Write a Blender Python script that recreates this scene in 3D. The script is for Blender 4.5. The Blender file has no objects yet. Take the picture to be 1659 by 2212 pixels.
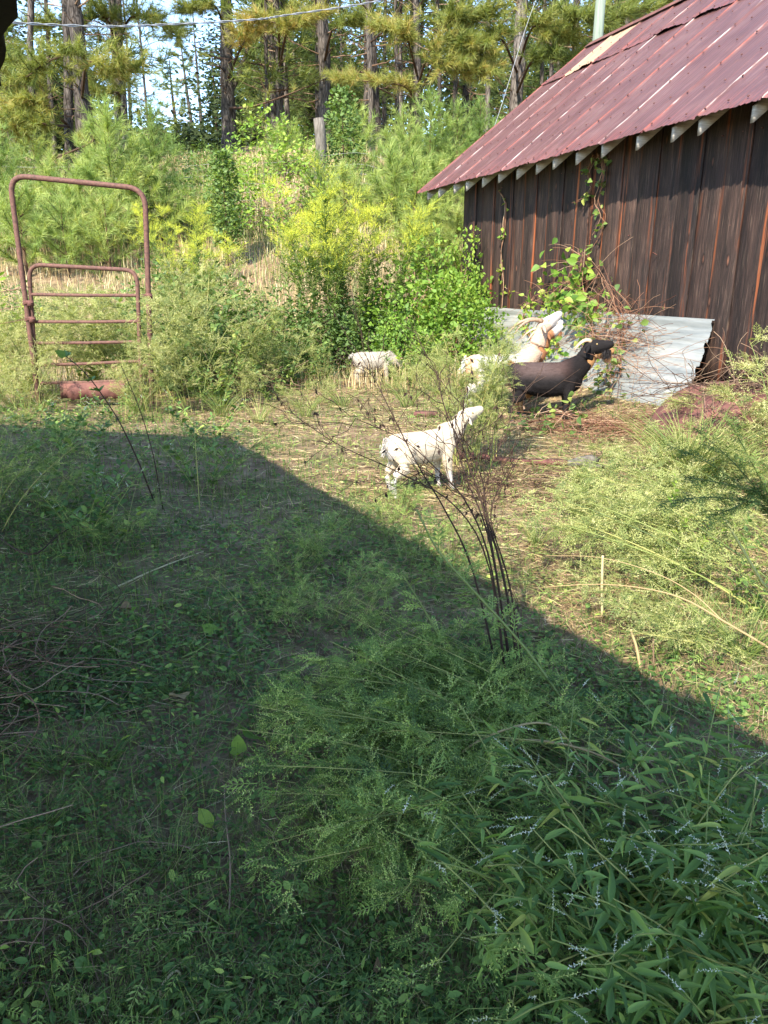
import bpy, math, random
import numpy as np
from mathutils import Vector, Matrix

# ------------------------------------------------------------------ camera, light
S = bpy.context.scene
COL = S.collection
random.seed(4)
RNG = np.random.default_rng(11)
F, PITCH = 1598.0, math.radians(17.42)
CAMH = 1.6
cd = bpy.data.cameras.new('camera')
cam = bpy.data.objects.new('camera', cd)
COL.objects.link(cam)
cd.sensor_fit = 'VERTICAL'
cd.sensor_height = 36.0
cd.lens = 36.0 * F / 2212.0
cd.clip_start = 0.05
cd.clip_end = 2000
cam.location = (0, 0, CAMH)
cam.rotation_euler = (math.pi / 2 - PITCH, 0, 0)
S.camera = cam
SUN_EL = math.radians(42)
SUN_DIR = Vector((.41, .91, 0)).normalized() * math.cos(SUN_EL) + Vector((0, 0, -math.sin(SUN_EL)))
w = bpy.data.worlds.new("World")
S.world = w
w.use_nodes = True
nt = w.node_tree
for n in list(nt.nodes):
    nt.nodes.remove(n)
sky = nt.nodes.new('ShaderNodeTexSky')
sky.sky_type = 'NISHITA'
sky.sun_disc = False
sky.sun_elevation = SUN_EL
sky.sun_rotation = math.atan2(-SUN_DIR.x, -SUN_DIR.y)
sky.air_density = 1.0
sky.dust_density = 0.3
sky.ozone_density = 2.5
bg = nt.nodes.new('ShaderNodeBackground')
bg.inputs[1].default_value = 0.15
wo = nt.nodes.new('ShaderNodeOutputWorld')
nt.links.new(sky.outputs[0], bg.inputs[0])
nt.links.new(bg.outputs[0], wo.inputs[0])
sl = bpy.data.lights.new('sun', 'SUN')
sl.energy = 3.4
sl.angle = math.radians(0.53)
sl.color = (1.0, 0.93, 0.80)
so = bpy.data.objects.new('sun', sl)
COL.objects.link(so)
so.rotation_euler = SUN_DIR.to_track_quat('-Z', 'Y').to_euler()
S.view_settings.view_transform = 'Standard'
S.view_settings.look = 'None'
S.view_settings.exposure = 1.98
S.view_settings.gamma = 1
S.view_settings.use_curve_mapping = False
S.render.engine = 'CYCLES'
S.cycles.max_bounces = 5
S.cycles.diffuse_bounces = 3
S.cycles.glossy_bounces = 2
S.cycles.transmission_bounces = 3
S.cycles.transparent_max_bounces = 4
S.cycles.use_denoising = True
S.cycles.caustics_reflective = False
S.cycles.caustics_refractive = False

# ------------------------------------------------------------------ helpers
cp, sp = math.cos(PITCH), math.sin(PITCH)


def ray(x, y):
    """direction of a photograph point (1659 x 2212 units), scaled so that its Y is 1"""
    cx, cy = x - 829.5, 1106.0 - y
    f = F * cp + cy * sp
    return cx / f, (cy * cp - F * sp) / f


def P(x, y, Y):
    a, b = ray(x, y)
    return np.array((a * Y, Y, CAMH + b * Y))


def ss(v, a, b):
    k = np.clip((v - a) / (b - a), 0, 1)
    return k * k * (3 - 2 * k)


_ng = {}


def vn(x, y, sc, seed=0):
    """value noise 0..1"""
    if seed not in _ng:
        _ng[seed] = np.random.default_rng(seed + 77).random((128, 128))
    g = _ng[seed]
    x = np.asarray(x, float) / sc + 500.3
    y = np.asarray(y, float) / sc + 500.7
    ix, iy = np.floor(x).astype(int), np.floor(y).astype(int)
    fx, fy = x - ix, y - iy
    fx, fy = fx * fx * (3 - 2 * fx), fy * fy * (3 - 2 * fy)
    a, b = g[ix % 128, iy % 128], g[(ix + 1) % 128, iy % 128]
    c, d = g[ix % 128, (iy + 1) % 128], g[(ix + 1) % 128, (iy + 1) % 128]
    return (a * (1 - fx) + b * fx) * (1 - fy) + (c * (1 - fx) + d * fx) * fy


def zt(x, y):
    x = np.asarray(x, float)
    y = np.asarray(y, float)
    d = .94 * x + .342 * y
    z = .33 * ss(d, 4.9, 7.0) * ss(y, 3, 7)
    y0 = 12.6 + 5.6 * ss(x, -1, 1.8)
    b = np.clip(y - y0, 0, None)
    lim = 26 - y0
    sl_ = 4.52 / (lim - .5)
    bank = np.where(b < 1, .5 * b * b * sl_, sl_ * (b - .5))
    bank = np.where(b > lim, 4.52 + .27 * (np.clip(b, 0, lim + 9) - lim), bank)
    bank = bank + .06 * np.clip(y - 35, 0, 60) + .0 * y
    z = z + bank
    z = z + .05 * (vn(x, y, 1.3, 1) - .5) + .022 * (vn(x, y, .35, 2) - .5) + .5 * ss(y, 20, 50) * (vn(x, y, 7, 3) - .5)
    z = z + .10 * (vn(x, y, 2.5, 9) - .5) * ss(y, 9, 14)
    return z


def G(x, y):
    """ground point seen at a photograph point"""
    a, b = ray(x, y)
    Y = 1.0
    while Y < 90:
        if CAMH + b * Y <= float(zt(a * Y, Y)):
            break
        Y += .02
    return np.array((a * Y, Y, float(zt(a * Y, Y))))


def gp(x, y, dz=0.0):
    return (float(x), float(y), float(zt(x, y)) + dz)


def nrm(v):
    return v / np.maximum(np.linalg.norm(v, axis=-1, keepdims=True), 1e-9)


class Acc:
    def __init__(s):
        s.V, s.T, s.F, s.n = [], [], [], 0

    def add(s, v, f, t):
        v = np.asarray(v, float).reshape(-1, 3)
        s.V.append(v)
        s.T.append(np.broadcast_to(np.asarray(t, float), (len(v),)).copy())
        for a in (f if isinstance(f, list) else [f]):
            s.F.append(np.asarray(a, int) + s.n)
        s.n += len(v)

    def mesh(s, name, mat, smooth=False):
        me = bpy.data.meshes.new(name)
        if s.n == 0:
            return me
        V = np.concatenate(s.V)
        T = np.concatenate(s.T)
        me.vertices.add(len(V))
        me.vertices.foreach_set('co', V.astype(np.float32).ravel())
        li = np.concatenate([f.ravel() for f in s.F])
        tot = np.concatenate([np.full(len(f), f.shape[1]) for f in s.F])
        me.loops.add(len(li))
        me.loops.foreach_set('vertex_index', li.astype(np.int32))
        me.polygons.add(len(tot))
        st = np.concatenate(([0], np.cumsum(tot)[:-1]))
        me.polygons.foreach_set('loop_start', st.astype(np.int32))
        me.polygons.foreach_set('loop_total', tot.astype(np.int32))
        me.update(calc_edges=True)
        at = me.attributes.new('tint', 'FLOAT', 'POINT')
        at.data.foreach_set('value', T.astype(np.float32))
        if smooth:
            me.polygons.foreach_set('use_smooth', np.ones(len(tot), bool))
        if mat:
            me.materials.append(mat)
        return me


def ribbon(acc, Pt, W, side, tint):
    """Pt (N,K,3), W (N,K), side (N,3) or (N,K,3)"""
    Pt = np.asarray(Pt, float)
    N, K, _ = Pt.shape
    if side.ndim == 2:
        side = side[:, None, :]
    W = np.broadcast_to(W, (N, K))
    v = np.stack([Pt - side * W[..., None] * .5, Pt + side * W[..., None] * .5], 2)
    base = (np.arange(N) * K * 2)[:, None]
    k = np.arange(K - 1)[None, :] * 2
    q = np.stack([base + k, base + k + 1, base + k + 3, base + k + 2], -1).reshape(-1, 4)
    acc.add(v.reshape(-1, 3), q, np.repeat(np.broadcast_to(tint, (N,)), K * 2))


def tubes(acc, Pt, R, sides, tint, cap=False):
    Pt = np.asarray(Pt, float)
    if Pt.ndim == 2:
        Pt = Pt[None]
    N, K, _ = Pt.shape
    R = np.broadcast_to(R, (N, K))
    Tn = nrm(np.gradient(Pt, axis=1))
    ref = nrm(np.array((.31, .27, .11))) if abs(Tn[..., 2]).mean() > .6 else nrm(np.array((.21, .12, .97)))
    s1 = nrm(np.cross(Tn, ref))
    s2 = np.cross(Tn, s1)
    a = np.arange(sides) * 2 * math.pi / sides
    v = Pt[:, :, None] + R[..., None, None] * (np.cos(a)[None, None, :, None] * s1[:, :, None] + np.sin(a)[None, None, :, None] * s2[:, :, None])
    i = np.arange(N)[:, None, None] * K * sides
    k = np.arange(K - 1)[None, :, None] * sides
    j = np.arange(sides)[None, None, :]
    j2 = (j + 1) % sides
    q = np.stack([i + k + j, i + k + j2, i + k + sides + j2, i + k + sides + j], -1).reshape(-1, 4)
    fs = [q]
    if cap:
        for n in range(N):
            o = n * K * sides
            fs.append(np.array([[o + m for m in range(sides)][::-1]]))
            fs.append(np.array([[o + (K - 1) * sides + m for m in range(sides)]]))
    acc.add(v.reshape(-1, 3), fs, np.repeat(np.broadcast_to(tint, (N,)), K * sides))


def frames(d, up=None, roll=None):
    """rows of rotation matrices whose columns are (along, side, normal)"""
    d = nrm(np.asarray(d, float))
    N = len(d)
    if up is None:
        up = np.tile(np.array((0, 0, 1.0)), (N, 1))
    up = up + .01 * np.array((.3, .5, .1))
    s = nrm(np.cross(up, d))
    n = np.cross(d, s)
    if roll is not None:
        c, q = np.cos(roll)[:, None], np.sin(roll)[:, None]
        s, n = s * c + n * q, n * c - s * q
    return np.stack([d, s, n], -1)


def stamp(acc, T, pos, Rm, sc, tint):
    tv, tf = T[0], T[1]
    N = len(pos)
    sc = np.broadcast_to(np.asarray(sc, float), (N,))
    v = np.einsum('nij,mj->nmi', Rm, tv) * sc[:, None, None] + np.asarray(pos)[:, None, :]
    off = (np.arange(N) * len(tv))[:, None, None]
    fs = [(np.asarray(f)[None] + off).reshape(-1, len(f[0])) for f in tf]
    t = np.repeat(np.broadcast_to(tint, (N,)), len(tv))
    if len(T) > 2:
        t = t + np.tile(T[2], N)
    acc.add(v.reshape(-1, 3), fs, t)


def rdir(n, zmin=-1, zmax=1, rng=RNG):
    z = rng.uniform(zmin, zmax, n)
    a = rng.uniform(0, 2 * math.pi, n)
    r = np.sqrt(np.clip(1 - z * z, 0, 1))
    return np.stack([r * np.cos(a), r * np.sin(a), z], -1)


# ------------------------------------------------------------------ objects
def link(o):
    COL.objects.link(o)
    return o


def tag(o, label, cat, group=None, kind=None):
    if label:
        o['label'] = label
    if cat:
        o['category'] = cat
    if group:
        o['group'] = group
    if kind:
        o['kind'] = kind
    return o


def obj(name, me, parent=None, kind=None, loc=None, rot=None, sc=None):
    o = link(bpy.data.objects.new(name, me))
    if parent is not None:
        o.parent = parent
    if kind:
        o['kind'] = kind
    if loc is not None:
        o.location = loc
    if rot is not None:
        o.rotation_euler = rot
    if sc is not None:
        o.scale = (sc,) * 3 if np.isscalar(sc) else sc
    return o


def thing(name, label, cat, loc=(0, 0, 0), rot=(0, 0, 0), sc=1.0, group=None):
    o = link(bpy.data.objects.new(name, None))
    o.empty_display_size = .1
    o.location = loc
    o.rotation_euler = rot if not np.isscalar(rot) else (0, 0, rot)
    o.scale = (sc,) * 3 if np.isscalar(sc) else sc
    return tag(o, label, cat, group)


def box(acc, c, h, tint=0, R=None):
    s = np.array([(-1, -1, -1), (1, -1, -1), (1, 1, -1), (-1, 1, -1), (-1, -1, 1), (1, -1, 1), (1, 1, 1), (-1, 1, 1)], float) * np.asarray(h)
    if R is not None:
        s = s @ np.asarray(R).T
    acc.add(s + np.asarray(c), np.array([(0, 3, 2, 1), (4, 5, 6, 7), (0, 1, 5, 4), (1, 2, 6, 5), (2, 3, 7, 6), (3, 0, 4, 7)]), tint)


# ------------------------------------------------------------------ materials
def newmat(name):
    m = bpy.data.materials.new(name)
    m.use_nodes = True
    t = m.node_tree
    for n in list(t.nodes):
        t.nodes.remove(n)
    out = t.nodes.new('ShaderNodeOutputMaterial')
    return m, t, out


def ramp(t, stops, src=None, interp='LINEAR'):
    r = t.nodes.new('ShaderNodeValToRGB')
    r.color_ramp.interpolation = interp
    e = r.color_ramp.elements
    while len(e) < len(stops):
        e.new(.5)
    for i, (p, c) in enumerate(stops):
        e[i].position = p
        e[i].color = (*c, 1)
    if src is not None:
        t.links.new(src, r.inputs[0])
    return r


def noise(t, scale, detail=4, vec=None, rough=.55, dist=0):
    n = t.nodes.new('ShaderNodeTexNoise')
    n.inputs['Scale'].default_value = scale
    n.inputs['Detail'].default_value = detail
    n.inputs['Roughness'].default_value = rough
    n.inputs['Distortion'].default_value = dist
    if vec is not None:
        t.links.new(vec, n.inputs['Vector'])
    return n


def math_(t, op, a, b=None, c=None, clamp=False):
    n = t.nodes.new('ShaderNodeMath')
    n.operation = op
    n.use_clamp = clamp
    for i, v in enumerate((a, b, c)):
        if v is None:
            continue
        if hasattr(v, 'links'):
            t.links.new(v, n.inputs[i])
        else:
            n.inputs[i].default_value = v
    return n.outputs[0]


def mixc(t, fac, a, b, mode='MIX'):
    n = t.nodes.new('ShaderNodeMix')
    n.data_type = 'RGBA'
    n.blend_type = mode
    for i, v in ((0, fac), (6, a), (7, b)):
        if hasattr(v, 'links'):
            t.links.new(v, n.inputs[i])
        elif i == 0:
            n.inputs[0].default_value = v
        else:
            n.inputs[i].default_value = (*v, 1)
    return n.outputs[2]


def mapping(t, src, sc=(1, 1, 1), loc=(0, 0, 0)):
    m = t.nodes.new('ShaderNodeMapping')
    m.inputs['Scale'].default_value = sc
    m.inputs['Location'].default_value = loc
    t.links.new(src, m.inputs['Vector'])
    return m.outputs[0]


def bsdf(t, out, col, rough=.7, spec=.3, metal=0, bump=None, bs=.3, bd=.01):
    p = t.nodes.new('ShaderNodeBsdfPrincipled')
    if hasattr(col, 'links'):
        t.links.new(col, p.inputs['Base Color'])
    else:
        p.inputs['Base Color'].default_value = (*col, 1)
    if hasattr(rough, 'links'):
        t.links.new(rough, p.inputs['Roughness'])
    else:
        p.inputs['Roughness'].default_value = rough
    p.inputs['Specular IOR Level'].default_value = spec
    p.inputs['Metallic'].default_value = metal
    if bump is not None:
        b = t.nodes.new('ShaderNodeBump')
        b.inputs['Strength'].default_value = bs
        b.inputs['Distance'].default_value = bd
        t.links.new(bump, b.inputs['Height'])
        t.links.new(b.outputs[0], p.inputs['Normal'])
    if out is not None:
        t.links.new(p.outputs[0], out.inputs[0])
    return p


def leafmat(name, stops, trans=.35, rough=.55, spec=.35, objvar=.25):
    m, t, out = newmat(name)
    a = t.nodes.new('ShaderNodeAttribute')
    a.attribute_name = 'tint'
    oi = t.nodes.new('ShaderNodeObjectInfo')
    v = math_(t, 'ADD', a.outputs['Fac'], math_(t, 'MULTIPLY', math_(t, 'SUBTRACT', oi.outputs['Random'], .5), objvar))
    r = ramp(t, stops, v)
    p = bsdf(t, None, r.outputs[0], rough, spec)
    tr = t.nodes.new('ShaderNodeBsdfTranslucent')
    tc = mixc(t, 1.0, r.outputs[0], (1.15, 1.15, .55), 'MULTIPLY')
    t.links.new(tc, tr.inputs[0])
    mx = t.nodes.new('ShaderNodeMixShader')
    mx.inputs[0].default_value = trans
    t.links.new(p.outputs[0], mx.inputs[1])
    t.links.new(tr.outputs[0], mx.inputs[2])
    t.links.new(mx.outputs[0], out.inputs[0])
    return m


def simplemat(name, c1, c2, scale=20, rough=.8, spec=.2, bs=.4, bd=.005, metal=0, stretch=(1, 1, 1), c3=None):
    m, t, out = newmat(name)
    tc = t.nodes.new('ShaderNodeTexCoord')
    v = mapping(t, tc.outputs['Object'], stretch)
    n = noise(t, scale, 5, v)
    st = [(.3, c1), (.7, c2)] if c3 is None else [(.25, c1), (.5, c2), (.75, c3)]
    r = ramp(t, st, n.outputs[0])
    bsdf(t, out, r.outputs[0], rough, spec, metal, n.outputs[0], bs, bd)
    return m


def G3(r, g, b):
    return (r, g, b)


M = {}
M['green'] = leafmat('broadleaf green', [(0, (.04, .075, .022)), (.5, (.105, .175, .04)), (.85, (.20, .28, .06)), (1, (.34, .37, .09))])
M['lime'] = leafmat('lime leaves', [(0, (.07, .15, .02)), (.5, (.19, .31, .04)), (1, (.38, .46, .07))], .4)
M['blueg'] = leafmat('shade leaves', [(0, (.035, .075, .018)), (.5, (.10, .185, .04)), (.85, (.19, .30, .065)), (1, (.36, .44, .09))], .3)
M['rag'] = leafmat('ragweed green', [(0, (.10, .14, .04)), (.4, (.24, .28, .08)), (.75, (.42, .43, .15)), (1, (.56, .53, .25))], .4)
M['ragd'] = leafmat('ragweed dark green', [(0, (.05, .09, .022)), (.45, (.18, .27, .055)), (.75, (.36, .46, .11)), (1, (.58, .63, .22))], .35)
M['needle'] = leafmat('pine needles', [(0, (.06, .09, .025)), (.4, (.19, .235, .055)), (.75, (.38, .37, .10)), (1, (.50, .34, .12))], .4)
M['needley'] = leafmat('young pine needles', [(0, (.09, .16, .04)), (.4, (.23, .32, .08)), (.8, (.40, .46, .13)), (1, (.48, .45, .15))], .35)
M['gold'] = leafmat('goldenrod flowers', [(0, (.28, .36, .05)), (.5, (.50, .54, .06)), (1, (.68, .66, .08))], .3)
M['straw'] = leafmat('dry straw', [(0, (.10, .06, .035)), (.35, (.28, .18, .09)), (.7, (.50, .38, .19)), (1, (.62, .54, .33))], .15, .8, .15)
M['grass'] = leafmat('grass blades', [(0, (.04, .08, .02)), (.4, (.11, .18, .04)), (.8, (.26, .30, .08)), (1, (.48, .42, .18))], .35)
M['seed'] = leafmat('pale seed beads', [(0, (.35, .38, .24)), (1, (.68, .68, .55))], .2)
M['stemg'] = leafmat('green stems', [(0, (.08, .11, .03)), (.5, (.20, .24, .06)), (1, (.36, .33, .10))], .1)
M['stemb'] = leafmat('brown stems', [(0, (.03, .018, .014)), (.5, (.11, .065, .04)), (1, (.30, .20, .13))], .0, .8, .15)
M['stemr'] = leafmat('reddish vine stems', [(0, (.10, .04, .025)), (.5, (.24, .12, .07)), (1, (.42, .28, .18))], .0, .8, .15)
M['smart'] = leafmat('smartweed leaves', [(0, (.045, .10, .02)), (.5, (.13, .22, .045)), (.85, (.25, .36, .08)), (1, (.46, .42, .08))], .35, .45, .3)
M['far'] = leafmat('far wood leaves', [(0, (.02, .035, .012)), (.5, (.065, .09, .028)), (1, (.20, .23, .07))], .35, .7, .2)


def barkmat():
    m, t, out = newmat('pine bark')
    tc = t.nodes.new('ShaderNodeTexCoord')
    oi = t.nodes.new('ShaderNodeObjectInfo')
    v = mapping(t, tc.outputs['Object'], (9, 9, 1.6))
    n = noise(t, 1.6, 6, v, .65, .6)
    vo = t.nodes.new('ShaderNodeTexVoronoi')
    vo.feature = 'DISTANCE_TO_EDGE'
    vo.inputs['Scale'].default_value = 1.3
    t.links.new(v, vo.inputs['Vector'])
    r = ramp(t, [(.25, (.03, .026, .024)), (.5, (.105, .092, .083)), (.72, (.24, .215, .195))], n.outputs[0])
    e = ramp(t, [(0, (.25, .25, .25)), (.12, (1, 1, 1))], vo.outputs['Distance'])
    c = mixc(t, 1.0, r.outputs[0], e.outputs[0], 'MULTIPLY')
    k = ramp(t, [(0, (.45, .42, .4)), (1, (1.25, 1.2, 1.15))], oi.outputs['Random'])
    c = mixc(t, 1.0, c, k.outputs[0], 'MULTIPLY')
    h = math_(t, 'ADD', n.outputs[0], math_(t, 'MINIMUM', vo.outputs['Distance'], .2))
    bsdf(t, out, c, .9, .1, 0, h, .9, .04)
    return m


def boardmat():
    m, t, out = newmat('charred barn board')
    tc = t.nodes.new('ShaderNodeTexCoord')
    oi = t.nodes.new('ShaderNodeObjectInfo')
    rnd = oi.outputs['Random']
    off = t.nodes.new('ShaderNodeCombineXYZ')
    t.links.new(math_(t, 'MULTIPLY', rnd, 37.0), off.inputs[0])
    t.links.new(math_(t, 'MULTIPLY', rnd, 91.0), off.inputs[2])
    va = t.nodes.new('ShaderNodeVectorMath')
    va.operation = 'ADD'
    t.links.new(tc.outputs['Object'], va.inputs[0])
    t.links.new(off.outputs[0], va.inputs[1])
    # knots
    kv = mapping(t, va.outputs[0], (5.2, 0.01, 1.7))
    vo = t.nodes.new('ShaderNodeTexVoronoi')
    vo.inputs['Scale'].default_value = 1.0
    t.links.new(kv, vo.inputs['Vector'])
    kd = vo.outputs['Distance']
    # grain bent round the knots
    g0 = mapping(t, va.outputs[0], (38, 4, 1.1))
    bend = t.nodes.new('ShaderNodeVectorMath')
    bend.operation = 'ADD'
    t.links.new(g0, bend.inputs[0])
    bx = t.nodes.new('ShaderNodeCombineXYZ')
    t.links.new(math_(t, 'MULTIPLY', math_(t, 'POWER', math_(t, 'SUBTRACT', 1.0, kd, clamp=True), 6.0), 3.0), bx.inputs[0])
    t.links.new(bx.outputs[0], bend.inputs[1])
    g = noise(t, 1.0, 7, bend.outputs[0], .78, .6)
    g2 = noise(t, 1.0, 4, mapping(t, va.outputs[0], (7, 2, .9)), .65)
    g3 = noise(t, 1.0, 3, mapping(t, va.outputs[0], (90, 9, 2.5)), .6)
    r = ramp(t, [(.30, (.008, .006, .006)), (.46, (.026, .017, .014)), (.56, (.062, .037, .029)), (.68, (.15, .092, .068)), (.8, (.26, .17, .13))], math_(t, 'ADD', math_(t, 'MULTIPLY', g.outputs[0], .55), math_(t, 'MULTIPLY', g2.outputs[0], .45)))
    c = r.outputs[0]
    # rusty orange streaks: the uncharred heart showing near board edges
    sx = t.nodes.new('ShaderNodeSeparateXYZ')
    t.links.new(tc.outputs['Object'], sx.inputs[0])
    ed = math_(t, 'SUBTRACT', math_(t, 'ABSOLUTE', math_(t, 'ADD', sx.outputs[0], math_(t, 'MULTIPLY', math_(t, 'SUBTRACT', rnd, .5), .16))), .115)
    em = math_(t, 'MULTIPLY', ed, 16.0, clamp=True)
    em2 = math_(t, 'MULTIPLY', em, ramp(t, [(.5, (0, 0, 0)), (.62, (1, 1, 1))], noise(t, 1.0, 4, mapping(t, va.outputs[0], (16, 2, .55)), .6).outputs[0]).outputs[0])
    c = mixc(t, math_(t, 'MULTIPLY', em2, .85), c, (.36, .105, .035))
    # pale scratches
    c = mixc(t, ramp(t, [(.58, (0, 0, 0)), (.72, (.6, .6, .6))], g3.outputs[0]).outputs[0], c, (.30, .21, .15))
    # knots
    kmask = ramp(t, [(.10, (1, 1, 1)), (.17, (0, 0, 0))], kd).outputs[0]
    kcol = ramp(t, [(0, (.26, .12, .07)), (.07, (.12, .055, .035)), (.12, (.010, .007, .006))], kd).outputs[0]
    c = mixc(t, kmask, c, kcol)
    k = ramp(t, [(0, (.42, .42, .44)), (1, (1.12, 1.06, 1.0))], rnd)
    c = mixc(t, 1.0, c, k.outputs[0], 'MULTIPLY')
    h = math_(t, 'ADD', g.outputs[0], math_(t, 'MULTIPLY', kmask, .4))
    bsdf(t, out, c, .72, .25, 0, h, .8, .012)
    return m


def roofmat():
    m, t, out = newmat('faded maroon roof sheet')
    tc = t.nodes.new('ShaderNodeTexCoord')
    oi = t.nodes.new('ShaderNodeObjectInfo')
    rnd = oi.outputs['Random']
    off = t.nodes.new('ShaderNodeCombineXYZ')
    t.links.new(math_(t, 'MULTIPLY', rnd, 57.0), off.inputs[1])
    va = t.nodes.new('ShaderNodeVectorMath')
    va.operation = 'ADD'
    t.links.new(tc.outputs['Object'], va.inputs[0])
    t.links.new(off.outputs[0], va.inputs[1])
    n1 = noise(t, 1.0, 5, mapping(t, va.outputs[0], (14, 1.1, 1)), .6)
    n2 = noise(t, 1.4, 4, va.outputs[0], .6)
    n3 = noise(t, 60, 3, va.outputs[0], .6)
    f = math_(t, 'ADD', math_(t, 'MULTIPLY', n1.outputs[0], .5), math_(t, 'MULTIPLY', n2.outputs[0], .5))
    r = ramp(t, [(.3, (.066, .029, .026)), (.5, (.105, .047, .042)), (.68, (.16, .088, .078))], f)
    c = r.outputs[0]
    # lap rib at local x = 0 : bright oxide red and bare white
    sx = t.nodes.new('ShaderNodeSeparateXYZ')
    t.links.new(tc.outputs['Object'], sx.inputs[0])
    e = math_(t, 'SUBTRACT', 1.0, math_(t, 'MULTIPLY', math_(t, 'ABSOLUTE', math_(t, 'ADD', sx.outputs[0], .008)), 34.0), clamp=True)
    e = math_(t, 'MULTIPLY', e, 3.0, clamp=True)
    nn = noise(t, 1.0, 4, mapping(t, va.outputs[0], (22, 2.2, 1)), .6)
    red = ramp(t, [(.35, (.20, .045, .03)), (.6, (.36, .10, .055))], n3.outputs[0]).outputs[0]
    wh = math_(t, 'MULTIPLY', math_(t, 'SUBTRACT', math_(t, 'ADD', nn.outputs[0], math_(t, 'MULTIPLY', rnd, .24)), .67), 14.0, clamp=True)
    ec = mixc(t, wh, red, (.50, .46, .41))
    c = mixc(t, math_(t, 'MULTIPLY', e, ramp(t, [(.42, (.15, .15, .15)), (.55, (1, 1, 1))], n1.outputs[0]).outputs[0]), c, ec)
    bl = noise(t, 2.6, 6, va.outputs[0], .7)
    c = mixc(t, ramp(t, [(.58, (0, 0, 0)), (.70, (.4, .4, .4))], bl.outputs[0]).outputs[0], c, (.15, .062, .035))
    c = mixc(t, ramp(t, [(.62, (0, 0, 0)), (.8, (.5, .5, .5))], n3.outputs[0]).outputs[0], c, (.22, .15, .14))
    # rust towards the drip edge (local y = 0)
    dr = math_(t, 'SUBTRACT', 1.0, math_(t, 'MULTIPLY', sx.outputs[1], 2.2), clamp=True)
    dm = math_(t, 'MULTIPLY', dr, ramp(t, [(.45, (0, 0, 0)), (.62, (1, 1, 1))], n1.outputs[0]).outputs[0])
    c = mixc(t, math_(t, 'MULTIPLY', dm, .7), c, (.20, .05, .04))
    bsdf(t, out, c, .40, .5, 0, n3.outputs[0], .15, .002)
    return m


def galvmat():
    m, t, out = newmat('weathered galvanised sheet')
    tc = t.nodes.new('ShaderNodeTexCoord')
    o = tc.outputs['Object']
    n1 = noise(t, 1.0, 6, mapping(t, o, (1.1, 5, 11)), .65)
    n2 = noise(t, 14, 4, o, .6)
    c = ramp(t, [(.3, (.17, .18, .17)), (.5, (.26, .265, .245)), (.72, (.37, .36, .32))], n1.outputs[0]).outputs[0]
    ru = ramp(t, [(.60, (0, 0, 0)), (.68, (1, 1, 1))], noise(t, 3.0, 6, o, .75).outputs[0]).outputs[0]
    ru2 = ramp(t, [(.5, (0, 0, 0)), (.62, (1, 1, 1))], n2.outputs[0]).outputs[0]
    c = mixc(t, math_(t, 'MULTIPLY', math_(t, 'MULTIPLY', ru, ru2), .8), c, (.28, .13, .06))
    bsdf(t, out, c, .5, .5, .3, n2.outputs[0], .25, .003)
    return m


def groundmat():
    m, t, out = newmat('red earth with litter')
    tc = t.nodes.new('ShaderNodeTexCoord')
    o = tc.outputs['Object']
    n1 = noise(t, .7, 5, o, .6)
    n2 = noise(t, 6, 6, o, .7)
    n3 = noise(t, 45, 5, o, .7)
    a = ramp(t, [(.3, (.09, .062, .042)), (.5, (.22, .15, .095)), (.7, (.36, .27, .17))], n2.outputs[0]).outputs[0]
    b = ramp(t, [(.3, (.06, .07, .03)), (.6, (.17, .16, .07))], n2.outputs[0]).outputs[0]
    c = mixc(t, ramp(t, [(.42, (0, 0, 0)), (.6, (.8, .8, .8))], n1.outputs[0]).outputs[0], a, b)
    c = mixc(t, .5, c, ramp(t, [(.3, (.4, .38, .36)), (.7, (1.3, 1.25, 1.2))], n3.outputs[0]).outputs[0], 'MULTIPLY')
    bsdf(t, out, c, .95, .1, 0, math_(t, 'ADD', n2.outputs[0], math_(t, 'MULTIPLY', n3.outputs[0], .5)), .8, .03)
    return m


M['bark'] = barkmat()
M['board'] = boardmat()
M['roof'] = roofmat()
M['galv'] = galvmat()
M['ground'] = groundmat()
M['rust'] = simplemat('rusty brown pipe', (.055, .028, .022), (.115, .055, .040), 30, .75, .3, .35, .002, 0, (1, 1, 1), (.17, .08, .055))
M['rusty'] = simplemat('rusty red iron', (.06, .03, .024), (.13, .055, .045), 8, .8, .25, .4, .003, 0, (1, 1, 1), (.19, .085, .06))
M['greywood'] = simplemat('grey rafter wood', (.25, .22, .19), (.48, .44, .38), 6, .85, .15, .5, .006, 0, (1, 1, 9))
M['postwood'] = simplemat('weathered post wood', (.06, .052, .044), (.20, .175, .145), 7, .9, .1, .8, .02, 0, (4, 4, .6))
M['poleg'] = simplemat('pale treated pole', (.13, .16, .125), (.21, .24, .19), 4, .85, .15, .4, .01, 0, (6, 6, .5))
M['wire'] = simplemat('grey wire', (.28, .28, .27), (.45, .45, .43), 30, .5, .4, .1, .001, .3)
M['dark'] = simplemat('old dark shed wood', (.004, .003, .003), (.012, .009, .008), 12, .85, .15, .5, .01, 0, (1, 1, 1))
M['soil'] = simplemat('dark interior wood', (.03, .02, .016), (.07, .05, .04), 5, .9, .1)

# ------------------------------------------------------------------ terrain
def axis(parts):
    o = []
    for a, b, s in parts:
        n = max(1, int(round((b - a) / s)))
        o += list(a + (b - a) * np.arange(n) / n)
    o.append(parts[-1][1])
    return np.array(o)


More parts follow.
